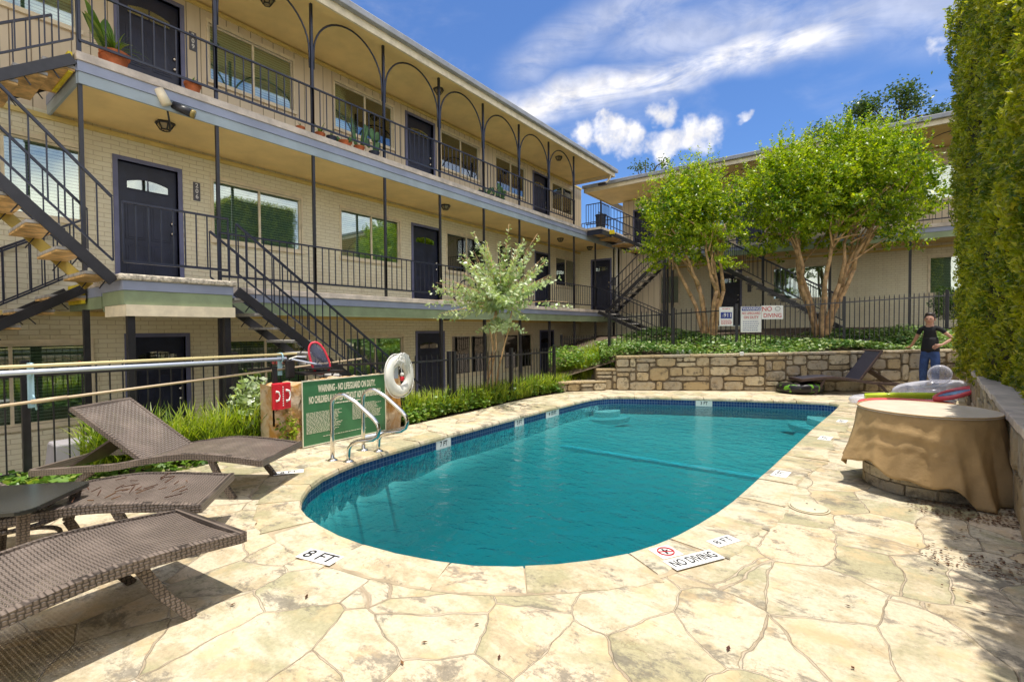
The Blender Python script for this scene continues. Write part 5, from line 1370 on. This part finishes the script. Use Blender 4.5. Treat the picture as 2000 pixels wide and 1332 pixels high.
o = CV.build('skirt', m_cloth, TCV, smooth=True)
md = o.modifiers.new('sol', 'SOLIDIFY'); md.thickness = .003
TP = MB(); NR_ = 10
for i in range(NR_+1):
    for k in range(72):
        a = 2*PI*k/72; rr = (rt+.012)*i/NR_; TP.v.append((TC.x+rr*math.cos(a), TC.y+rr*math.sin(a), ztop+.004*math.sin(a*3+i*.8)*(i/NR_)-.003*(i == NR_)+.003*math.sin(i*1.7)))
for i in range(NR_):
    for k in range(72): k2 = (k+1) % 72; TP.f.append((i*72+k, (i+1)*72+k, (i+1)*72+k2, i*72+k2))
for k in range(72): TP.v.append((TC.x+(rt+.014)*math.cos(2*PI*k/72), TC.y+(rt+.014)*math.sin(2*PI*k/72), ztop-.020))
for k in range(72): k2 = (k+1) % 72; TP.f.append((NR_*72+k, (NR_+1)*72+k, (NR_+1)*72+k2, NR_*72+k2))
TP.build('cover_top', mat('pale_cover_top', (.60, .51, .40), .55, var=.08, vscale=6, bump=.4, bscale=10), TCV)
MB().tube([(TC.x+(rt+.013)*math.cos(a), TC.y+(rt+.013)*math.sin(a), ztop-.006) for a in np.linspace(0, 2*PI, 80, endpoint=False)], .005, 6, True).build('seam_piping', m_cloth, TCV, smooth=True)

# ================================================================== inflatables
def ring_float(b, c, R, r, sx=1., n=36, m=12, tilt=(0, 0), a0=0., a1=2*PI, rot=0.):
    full = abs(a1-a0-2*PI) < 1e-6; st = len(b.v); cnt = n if full else n+1
    cr, sr = math.cos(rot), math.sin(rot)
    for i in range(cnt):
        a = a0+(a1-a0)*i/n
        for k in range(m):
            q = 2*PI*k/m; rr = R+r*math.cos(q); x = rr*math.cos(a)*sx; y = rr*math.sin(a); z = r*math.sin(q)
            X = x*cr-y*sr; Y = x*sr+y*cr; b.v.append((c[0]+X, c[1]+Y, c[2]+z+X*tilt[0]+Y*tilt[1]))
    for i in range(n):
        j = (i+1) % cnt
        for k in range(m): b.f.append((st+i*m+k, st+j*m+k, st+j*m+(k+1) % m, st+i*m+(k+1) % m))
    return b
rw = math.atan2(.5, .86)
FL = thing('pool_float', 'clear inflatable lounger with lime green side tube on the deck', 'inflatable', (.55, 10.75, 0), 'pool inflatables')
ring_float(MB(), (.48, 10.75, .075), .36, .075, 1.9, rot=rw).build('clear_tube', m_clear, FL, smooth=True)
MB().tube([(-.02, 10.24, .17), (.4, 10.40, .19), (.9, 10.70, .19), (1.15, 10.90, .17)], [.05, .06, .06, .05], 12).build('lime_tube', m_lime if False else m_lime2, FL, smooth=True)
FL2 = thing('pool_float', 'clear inflatable armchair with round headrest beside the stone wall', 'inflatable', (1.0, 11.1, .1), 'pool inflatables')
ring_float(MB(), (.88, 11.05, .27), .26, .11, 1.55, rot=rw, tilt=(.1, .06)).build('seat_ring', m_clear, FL2, smooth=True)
MB().ball((1.03, 11.25, .52), .17, 18, 12, (1, .5, .95)).build('headrest', m_clear, FL2, smooth=True)
MB().ball((.88, 11.05, .12), .26, 16, 8, (1.5, 1, .3)).build('seat_base', m_clear, FL2, smooth=True)
FL3 = thing('pool_float', 'coral red oval float with aqua blue floor behind the covered table', 'inflatable', (.75, 9.8, .1), 'pool inflatables')
ring_float(MB(), (.50, 9.85, .13), .34, .05, 1.7, rot=rw*.8).build('coral_tube', m_coral, FL3, smooth=True)
ring_float(MB(), (1.12, 10.25, .30), .22, .035, 1.1, rot=rw, tilt=(.35, .1)).build('magenta_tube', m_coral, FL3, smooth=True)
b = MB(); ring = [(1.12+.22*math.cos(a), 10.25+.2*math.sin(a), .31+.07*math.cos(a)) for a in np.linspace(0, 2*PI, 24, endpoint=False)]; b.add(ring+[(1.12, 10.25, .29)], [(i, (i+1) % 24, 24) for i in range(24)]); b.build('aqua_floor', m_aqua, FL3)
TB = thing('swim_ring', 'black inner tube with green leaf pattern under the dark lounger', 'inflatable', (-1.05, 11.75, 0))
def leafp(t, out):
    c = t.coord(); f = t.ramp(t.noise(t.scale(c, (5, 14, 9)), 1.2, 3, .5, .6), .60, .63); princ(t, out, t.mix(f, (.012, .010, .012), (.12, .30, .02)), .35)
ring_float(MB(), (-1.12, 11.62, .11), .30, .11, 1.1, rot=rw, tilt=(.05, 0)).build('tube', mat('leaf_print_vinyl', build=leafp), TB, smooth=True)

# ================================================================== signs on the far fence
FD = Vector((2.6+4.86, 15.98-10.46)).normalized()
def fsign(name, label, s, zc, w, h, items):
    p = Vector((-4.86, 10.46))+FD*s; n_ = Vector((FD.y, -FD.x)); c = Vector((p.x+n_.x*.03, p.y+n_.y*.03, zc)); X = Vector((FD.x, FD.y, 0)); Nn = Vector((n_.x, n_.y, 0))
    t = thing(name, label, 'sign', tuple(c)); MB().obox(c, X*w/2, Nn*.003, (0, 0, h/2)).build('sign_board', m_signw, t)
    f = c+Nn*.0035
    for it in items:
        if it[0] == 't': _, s_, sz, dx, dz, m, sx = it; text(s_, sz, f+X*dx+Vector((0, 0, dz))+Nn*.0015, X, (0, 0, 1), m, parent=t, sx=sx, depth=.0005, bold=.001)
        if it[0] == 'b': _, x0, z0, x1, z1, m = it; MB().obox(f+X*(x0+x1)/2+Vector((0, 0, (z0+z1)/2)), X*(x1-x0)/2, Nn*.0008, (0, 0, (z1-z0)/2)).build('colour_panel', m, t)
        if it[0] == 'l':
            _, x0, x1, z0, z1, n_l, m = it; b_ = MB(); r_ = random.Random(n_l)
            for i in range(n_l):
                z = z1-(z1-z0)*i/max(1, n_l-1); x = x0
                while x < x1: l = r_.uniform(.02, .05); b_.obox(f+X*(x+l/2)+Vector((0, 0, z)), X*l/2, Nn*.0008, (0, 0, .006)); x += l+.012
            b_.build('small_print', m, t)
        if it[0] == 'r': _, cx, cz, r, m = it; MB().tube([f+X*(cx+r*math.cos(a)*1.3)+Vector((0, 0, cz+r*math.sin(a))) for a in np.linspace(0, 2*PI, 20, endpoint=False)], .005, 4, True).build('diver_symbol', m, t)
    return t
fsign('emergency_sign', 'small white sign with blue 911 panel on the far fence', 2.72, 1.62, .32, .44, [('t', 'IN CASE OF', .035, 0, .18, m_redt, 1.), ('b', -.13, -.045, .13, .10, m_bluet), ('t', '911', .13, .035, .028, m_signw, 1.), ('b', -.10, -.01, -.05, .04, m_signw), ('l', -.12, .1, -.17, -.09, 4, m_redt)])
fsign('warning_sign', 'white WARNING NO LIFEGUARD ON DUTY sign on the far fence', 3.30, 1.55, .48, .60, [('b', -.22, .20, .22, .29, m_bluet), ('t', 'WARNING', .085, 0, .243, m_signw, 1.), ('t', 'NO LIFEGUARD', .075, 0, .14, m_redt, .82), ('t', 'ON DUTY', .085, 0, .045, m_redt, .9), ('l', -.19, .16, -.25, -.05, 5, m_bluet)])
fsign('no_diving_sign', 'wide white NO DIVING sign with red letters on the far fence', 3.80, 1.71, .50, .32, [('t', 'NO', .15, -.13, .075, m_redt, 1.), ('r', .12, .085, .045, m_blackt), ('t', 'DIVING', .135, 0, -.075, m_redt, .95)])
tag(MB().box(-2.2, -2.12, 11.2, 11.26, .76, .84).build('paper_cup', m_signw, bevel=.01), 'small white cup left on the cap of the long stone wall', 'cup')
for i, s in enumerate((1.35, 1.47, 1.62)):
    p = wp(s, .2); tag(MB().lathe([(.025, .75), (.028, .84), (.012, .86), (.012, .88)], (*p, 0), 12).build('bottle', m_clear, smooth=True), ('leftmost', 'middle', 'rightmost')[i]+' of three clear bottles on the left part of the stone wall cap', 'bottle', 'bottles on the wall')

# ================================================================== wall details
def plaque(label, y, z, X, txt):
    t = thing('number_plaque', label, 'number plaque', (X, y, z), 'door number plaques')
    MB().box(X, X+.015, y-.05, y+.05, z-.15, z+.15).build('plate', m_plate, t)
    for k, ch in enumerate(txt): text(ch, .10, (X+.017, y, z+.095-.09*k), (0, .5, -.86) if False else (0, 1, 0), (0, 0, 1), m_signw, 'digit', t, sx=.9, depth=.001, bold=.002)
plaque('grey plaque with white 206 beside the middle level door', 3.43, 3.67, WX, '206')
plaque('grey plaque with white 209 beside the top level door', 3.42, 6.12, WX, '209')
t = thing('number_plaque', 'small grey plaque beside the ground door of the right hand building', 'number plaque', (-3.5, 18.48, 2.7), 'door number plaques'); MB().box(-3.38, -3.26, 18.48, 18.5, 2.6, 2.95).build('plate', m_plate, t)
def flush_lamp(label, x, y, z):
    t = thing('ceiling_light', label, 'ceiling light', (x, y, z), 'walkway ceiling lights')
    MB().lathe([(.12, 0), (.13, -.02), (.115, -.03)], (x, y, z), 6).build('base', m_black, t)
    b = MB()
    for k in range(6):
        a = k*PI/3; a2 = a+PI/3; r = .115; r2 = .06
        b.bar((x+r*math.cos(a), y+r*math.sin(a), z-.02), (x+r2*math.cos(a), y+r2*math.sin(a), z-.11), .012, .012, (1, 0, 0)).bar((x+r2*math.cos(a), y+r2*math.sin(a), z-.11), (x+r2*math.cos(a2), y+r2*math.sin(a2), z-.11), .012, .012)
    b.build('cage', m_black, t); MB().lathe([(.10, -.02), (.05, -.10), (.0001, -.105)], (x, y, z), 6).build('lamp_glass', m_lens, t)
flush_lamp('caged ceiling lamp over the door marked 206', -8.15, 2.72, 4.35)
for lab, x, y, z in (('ceiling lamp in the middle walkway outside its second door', -8.2, 8.5, 4.35), ('ceiling lamp in the middle walkway near its third door', -8.2, 13.9, 4.35), ('farthest ceiling lamp in the middle walkway by the end door', -8.2, 16.0, 4.35),
                     ('nearest ceiling lamp under the roof soffit', -8.0, 4.15, 6.82), ('ceiling lamp under the roof soffit outside the second top door', -7.9, 8.0, 6.82), ('ceiling lamp under the roof soffit outside the last top door', -7.95, 13.4, 6.82), ('ceiling lamp in the lowest walkway outside its second door', -8.2, 8.5, 1.70)): flush_lamp(lab, x, y, z)
FL_ = thing('floodlight', 'cream twin floodlight fixed under the edge of the upper walkway', 'floodlight', (-7.6, 2.6, 4.3))
MB().tube([(-8.1, 2.75, 4.33), (-7.9, 2.70, 4.18), (-7.7, 2.62, 4.22), (-7.55, 2.55, 4.30)], .012, 8).build('bracket_arm', m_black, FL_, smooth=True)
MB().tube([(-7.50, 2.44, 4.52), (-7.47, 2.52, 4.34)], [.055, .062], 16).build('lamp_head', m_cream, FL_, smooth=True)
hd_ = MB().tube([(-7.52, 2.60, 4.38), (-7.40, 2.78, 4.30)], [.045, .058], 14).build('lamp_head', m_black, FL_, smooth=True)
MB().tube([(-7.405, 2.772, 4.303), (-7.38, 2.81, 4.287)], .056, 14).build('lens', m_amber, hd_, smooth=True)

# potted plants
def pot(label, x, y, z, r, h, kind, m=m_terra, ph=.4, n=20, seed=1):
    t = thing('potted_plant', label, 'potted plant', (x, y, z), 'pots along the upper walkway'); rnd = random.Random(seed)
    MB().lathe([(r*.62, 0), (r*.92, h*.78), (r, h*.79), (r*1.04, h), (r*.9, h), (r*.85, h*.9), (.0001, h*.88)], (x, y, z), 22).build('pot', m, t, smooth=False)
    top = Vector((x, y, z+h*.88)); P, A, B_ = [], [], []
    if kind == 'spiky':
        b = MB()
        for i in range(n):
            a = rnd.uniform(0, 2*PI); L_ = ph*rnd.uniform(.7, 1.1); out = rnd.uniform(.3, 1.0); w_ = rnd.uniform(.009, .014); prev = None
            for k in range(7):
                u = k/6; p = top+Vector((math.cos(a)*out*L_*u, math.sin(a)*out*L_*u, L_*(1.1*u-1.0*out*u*u))); sd2 = Vector((-math.sin(a), math.cos(a), 0))*w_*(1-u*.9)
                b.v += [tuple(p-sd2), tuple(p+sd2)]
                if k: q = len(b.v); b.f.append((q-4, q-3, q-1, q-2))
        b.build('leaves', m_pad, t)
    if kind in ('broad', 'tuft'):
        b = MB()
        for i in range(n):
            a = rnd.uniform(0, 2*PI); L_ = ph*rnd.uniform(.6, 1.1); out = rnd.uniform(.1, .5); w_ = ph*(.10 if kind == 'broad' else .05)
            for k in range(7):
                u = k/6; p = top+Vector((math.cos(a)*out*L_*u, math.sin(a)*out*L_*u, L_*(u-.25*u*u))); sd2 = Vector((-math.sin(a), math.cos(a), 0))*w_*math.sin(PI*min(1, u*.9+.08))
                b.v += [tuple(p-sd2), tuple(p+sd2)]
                if k: q = len(b.v); b.f.append((q-4, q-3, q-1, q-2))
        b.build('leaves', m_pad, t)
    if kind == 'cactus':
        for i in range(n):
            a = rnd.uniform(0, 2*PI); q = top+Vector((math.cos(a)*r*.5, math.sin(a)*r*.5, -.03)); L_ = ph*rnd.uniform(.5, 1.05)
            MB().tube([q, q+Vector((math.cos(a)*.05, math.sin(a)*.05, L_*.5)), q+Vector((math.cos(a)*.09, math.sin(a)*.09, L_*.95)), q+Vector((math.cos(a)*.09, math.sin(a)*.09, L_))], [.022, .034, .028, .006], 7).build('cactus_stem', m_cact, t)
    if kind == 'pads':
        q = top.copy(); b = MB(); b.tube([top, top+Vector((0, 0, ph*.4))], [.03, .025], 8)
        b.build('stem', m_cact, t)
        for i in range(n):
            a = rnd.uniform(-1.2, 1.2)+(PI if rnd.random() < .5 else 0); hgt = rnd.uniform(.15, .9)*ph; off2 = Vector((0, math.cos(a)*rnd.uniform(.02, .16), hgt)); c = top+off2+Vector((rnd.uniform(-.05, .05), 0, 0))
            lean = math.cos(a)*.5; ez = Vector((0, lean, 1)).normalized(); ey2 = Vector((0, 1, -lean)).normalized()
            bb2 = MB(); pr = [(max(math.sin(PI*j/7), .001)*.06, -math.cos(PI*j/7)*.10) for j in range(8)]
            bb2.lathe(pr, c, 12, (.25, 0, 0), ey2, ez); bb2.build('cactus_pad', m_cact, t, smooth=True)
    return t
Z3 = FLOOR3
pot('big terracotta pot with a trailing spider plant at the near end of the top walkway', -7.70, 2.04, Z3, .155, .21, 'spiky', ph=.42, n=46, seed=4)
pot('tall broad leaved plant in a pot behind the spider plant', -7.84, 2.0, Z3, .09, .22, 'broad', ph=.80, n=8, seed=6)
pot('terracotta pot with a small seedling left of the first upper post', -7.66, 2.90, Z3, .105, .17, 'tuft', ph=.17, n=9, seed=8)
pot('tiny terracotta pot with a sprout just before the second upper post', -7.66, 4.50, Z3, .07, .10, 'tuft', ph=.14, n=5, seed=9)
pot('terracotta pot with thin spiky leaves right after the second upper post', -7.66, 4.86, Z3, .085, .11, 'spiky', ph=.30, n=16, seed=10)
pot('dark blue pot with small green shoots between two terracotta pots', -7.66, 5.08, Z3, .09, .12, 'tuft', m=m_pot2, ph=.16, n=8, seed=11)
pot('wide terracotta bowl of pale small cacti', -7.66, 5.36, Z3, .12, .12, 'cactus', ph=.13, n=5, seed=12)
pot('terracotta pot with tall columnar cacti', -7.66, 5.66, Z3, .10, .12, 'cactus', ph=.58, n=7, seed=13)
pot('paddle cactus in a dark pot beside the tall columnar cacti', -7.66, 6.0, Z3, .10, .12, 'pads', m=m_pot2, ph=.50, n=12, seed=14)
for i in range(5): pot(('first', 'second', 'third', 'fourth', 'fifth')[i]+' dark pot from the left in the row of succulents before the middle top window', -7.66, 9.15+.22*i, Z3, .075, .09, ('tuft', 'cactus', 'tuft', 'pads', 'cactus')[i], m=m_pot2, ph=(.14, .2, .13, .38, .30)[i], n=5, seed=30+i)
pot('dark pot with a low plant on the middle walkway by the second door', -7.75, 8.4, FLOOR2, .10, .12, 'tuft', m=m_pot2, ph=.18, n=14, seed=41)
# chair-like dark bin on the bridge
t = thing('storage_bin', 'dark blue bin standing on the bridge landing railing side', 'bin', (-7.2, 15.0, 4.65)); MB().lathe([(.14, 0), (.17, .42), (.18, .44)], (-7.15, 14.75, 4.65), 14).build('bin_body', m_pot2, t); MB().lathe([(.19, .44), (.19, .47), (.0001, .49)], (-7.15, 14.75, 4.65), 14).build('bin_lid', m_black, t)
# bicycle on the middle walkway
BC = thing('bicycle', 'dark bicycle parked on the middle walkway behind the young tree', 'bicycle', (-8.4, 9.9, FLOOR2))
for y in (9.45, 10.42):
    w_ = MB().tube([(-8.4, y+.31*math.cos(a), FLOOR2+.33+.31*math.sin(a)) for a in np.linspace(0, 2*PI, 28, endpoint=False)], .018, 6, True).build('wheel', m_black, BC, smooth=True)
    s_ = MB()
    for k in range(10): a = k*PI/5; s_.tube([(-8.4, y, FLOOR2+.33), (-8.4, y+.3*math.cos(a), FLOOR2+.33+.3*math.sin(a))], .003, 4)
    s_.build('spokes', m_steel, w_)
z = FLOOR2; fr_ = MB()
for p, q in (((9.45, .33), (9.9, .32)), ((9.9, .32), (9.75, .78)), ((9.75, .72), (10.25, .75)), ((9.9, .32), (10.27, .68)), ((9.45, .33), (9.76, .70)), ((10.24, .80), (10.42, .33))): fr_.tube([(-8.4, p[0], z+p[1]), (-8.4, q[0], z+q[1])], .016, 8)
fr_.build('frame', m_black, BC); MB().box(-8.46, -8.34, 9.62, 9.86, z+.80, z+.84).build('saddle', m_black, BC, bevel=.015)
MB().tube([(-8.65, 10.25, z+.92), (-8.4, 10.22, z+.88), (-8.15, 10.25, z+.92)], .013, 8).build('handlebar', m_black, BC)

# ================================================================== person
def skin(name, joints, bones, m, parent, root=0, sub=2):
    names = list(joints); idx = {k: i for i, k in enumerate(names)}; me = bpy.data.meshes.new(name)
    off = wloc(parent); me.from_pydata([tuple(Vector(joints[k][0])-off) for k in names], [(idx[a], idx[b]) for a, b in bones], []); me.materials.append(m)
    o = bpy.data.objects.new(name, me); COL.objects.link(o); o.parent = parent
    md = o.modifiers.new('Skin', 'SKIN'); md.use_smooth_shade = True
    sv2 = me.skin_vertices[0].data
    for k in names: r = joints[k][1]; sv2[idx[k]].radius = (r if isinstance(r, tuple) else (r, r)); sv2[idx[k]].use_root = (idx[k] == root)
    o.modifiers.new('Sub', 'SUBSURF').levels = sub; o.modifiers['Sub'].render_levels = sub
    return o
PB0 = Vector((1.02, 12.80, 0)); fw = Vector((-.25, -.97, 0)).normalized(); rt_ = Vector((fw.y, -fw.x, 0)) ; 
rt_ = Vector((-fw.y, fw.x, 0))*1.0      # towards her left hand = image right
if rt_.x < 0: rt_ = -rt_
def J(l, f, z): return tuple(PB0+rt_*l+fw*f+Vector((0, 0, z)))     # l: image right, f: towards camera
PE = thing('person', 'woman in black t-shirt and blue jeans leaning on the stone wall, left hand on hip', 'person', tuple(PB0))
Jt = {'pelvis': (J(0, 0, .90), (.095, .08)), 'waist': (J(-.0, .0, 1.03), (.105, .085)), 'chest': (J(-.01, 0, 1.20), (.125, .095)), 'neckb': (J(-.01, -.01, 1.34), (.07, .06)), 'neck': (J(-.01, 0, 1.39), .045), 'headc': (J(-.01, .01, 1.48), (.075, .085)), 'headt': (J(-.01, 0, 1.56), (.068, .078)),
      'rsh': (J(-.145, 0, 1.315), .040), 'rel': (J(-.235, -.04, 1.11), .032), 'rwr': (J(-.33, -.14, .95), .024), 'rpalm': (J(-.38, -.20, .925), (.032, .016)),
      'lsh': (J(.135, 0, 1.315), .040), 'lel': (J(.33, -.04, 1.12), .032), 'lwr': (J(.20, .07, 1.00), .024), 'lpalm': (J(.14, .11, .975), (.030, .018)),
      'rhip': (J(-.08, 0, .82), .068), 'rkn': (J(-.10, .03, .47), .055), 'ran': (J(-.11, -.02, .09), .036), 'rto': (J(-.12, .12, .04), .032),
      'lhip': (J(.08, 0, .82), .068), 'lkn': (J(.09, .04, .47), .055), 'lan': (J(.09, -.01, .09), .036), 'lto': (J(.11, .13, .04), .032)}
Bn = [('pelvis', 'waist'), ('waist', 'chest'), ('chest', 'neckb'), ('neckb', 'neck'), ('neck', 'headc'), ('headc', 'headt'), ('neckb', 'rsh'), ('rsh', 'rel'), ('rel', 'rwr'), ('rwr', 'rpalm'), ('neckb', 'lsh'), ('lsh', 'lel'), ('lel', 'lwr'), ('lwr', 'lpalm'),
      ('pelvis', 'rhip'), ('rhip', 'rkn'), ('rkn', 'ran'), ('ran', 'rto'), ('pelvis', 'lhip'), ('lhip', 'lkn'), ('lkn', 'lan'), ('lan', 'lto')]
for s_, base_, dirv_ in (('r', Vector(J(-.38, -.20, .925)), (rt_*-.6-fw*.55+Vector((0, 0, -.12)))), ('l', Vector(J(.14, .11, .975)), (rt_*-.75+fw*.3+Vector((0, 0, -.45))))):
    dirv_ = dirv_.normalized(); side_ = dirv_.cross(Vector((0, 0, 1))).normalized() if s_ == 'r' else Vector((0, 0, 1)).cross(dirv_).cross(dirv_).normalized()
    for k in range(4):
        L1 = (.032, .038, .035, .028)[k]; b0 = base_+side_*(k-1.5)*.019+dirv_*.03
        Jt[f'{s_}f{k}a'] = (tuple(b0), .009); Jt[f'{s_}f{k}b'] = (tuple(b0+dirv_*L1+Vector((0, 0, .004))), .008); Jt[f'{s_}f{k}c'] = (tuple(b0+dirv_*L1*1.9+Vector((0, 0, -.010))), .0065)
        Bn += [(s_+'palm', f'{s_}f{k}a'), (f'{s_}f{k}a', f'{s_}f{k}b'), (f'{s_}f{k}b', f'{s_}f{k}c')]
    tb = base_+side_*-.03; Jt[s_+'th'] = (tuple(tb+dirv_*.005), .010); Jt[s_+'th2'] = (tuple(tb+side_*-.018+dirv_*.035), .008); Bn += [(s_+'palm', s_+'th'), (s_+'th', s_+'th2')]
skin('body', Jt, Bn, m_skin, PE, 0)
Sj = {'hem': (J(0, 0, .79), (.140, .120)), 'waist': (J(0, 0, 1.03), (.112, .094)), 'chest': (J(-.01, .0, 1.20), (.122, .098)), 'nb': (J(-.01, -.01, 1.335), (.085, .07)), 'rs': (J(-.145, 0, 1.315), .050), 're': (J(-.20, -.02, 1.19), .047), 'ls': (J(.135, 0, 1.315), .050), 'le': (J(.235, -.025, 1.22), .047)}
skin('t_shirt', Sj, [('hem', 'waist'), ('waist', 'chest'), ('chest', 'nb'), ('nb', 'rs'), ('rs', 're'), ('nb', 'ls'), ('ls', 'le')], m_shirt, PE)
MB().lathe([(.150, .86), (.148, .92), (.135, 1.0), (.128, 1.08), (.12, 1.14)], J(0, 0, 0), 24, tuple(rt_), tuple(fw*.8)).build('t_shirt_hem', m_shirt, PE, smooth=True)
Tj = {'wb': (J(0, 0, 1.06), (.095, .08)), 'pel': (J(0, 0, .86), (.132, .115)), 'rh': (J(-.08, 0, .78), .092), 'rk': (J(-.10, .03, .47), .072), 'ra': (J(-.11, -.02, .10), .055), 'lh': (J(.08, 0, .78), .092), 'lk': (J(.09, .04, .47), .072), 'la': (J(.09, -.01, .10), .055)}
skin('jeans', Tj, [('wb', 'pel'), ('pel', 'rh'), ('rh', 'rk'), ('rk', 'ra'), ('pel', 'lh'), ('lh', 'lk'), ('lk', 'la')], m_jeans, PE)
for l in (-.115, .10): MB().ball(J(l, .05, .045), .06, 14, 8, (.8, 1.9, .7)).build('shoe', m_shoe, PE, smooth=True)
hb = MB().ball(J(-.01, -.030, 1.545), .092, 18, 12, (1.0, 1.04, 1.1)); hb.ball(J(-.01, .0, 1.60), .078, 14, 10, (1, 1.05, .55)); hb.ball(J(-.01, -.10, 1.47), .05, 12, 8, (1, 1, 1.5)); hb.ball(J(-.01, -.13, 1.36), .03, 10, 8, (1, 1, 3.)); hb.build('hair', m_hair, PE, smooth=True)
fc = MB().ball(J(-.01, .028, 1.495), .078, 16, 12, (.92, .95, 1.28)); fc.ball(J(-.01, .105, 1.488), .014, 8, 6, (.8, 1.1, 1.3)); fc.ball(J(.075, .0, 1.49), .018, 8, 6, (.5, 1, 1.4)); fc.ball(J(-.095, .0, 1.49), .018, 8, 6, (.5, 1, 1.4)); fc.build('face', m_skin, PE, smooth=True)
for l in (-.04, .02): MB().ball(J(l, .094, 1.512), .010, 8, 6, (1.3, .6, .7)).build('eye', m_blackt, PE, smooth=True)
MB().ball(J(-.01, .098, 1.447), .012, 8, 6, (1.9, .5, .45)).build('mouth', mat('lip', (.40, .10, .09), .5), PE, smooth=True)
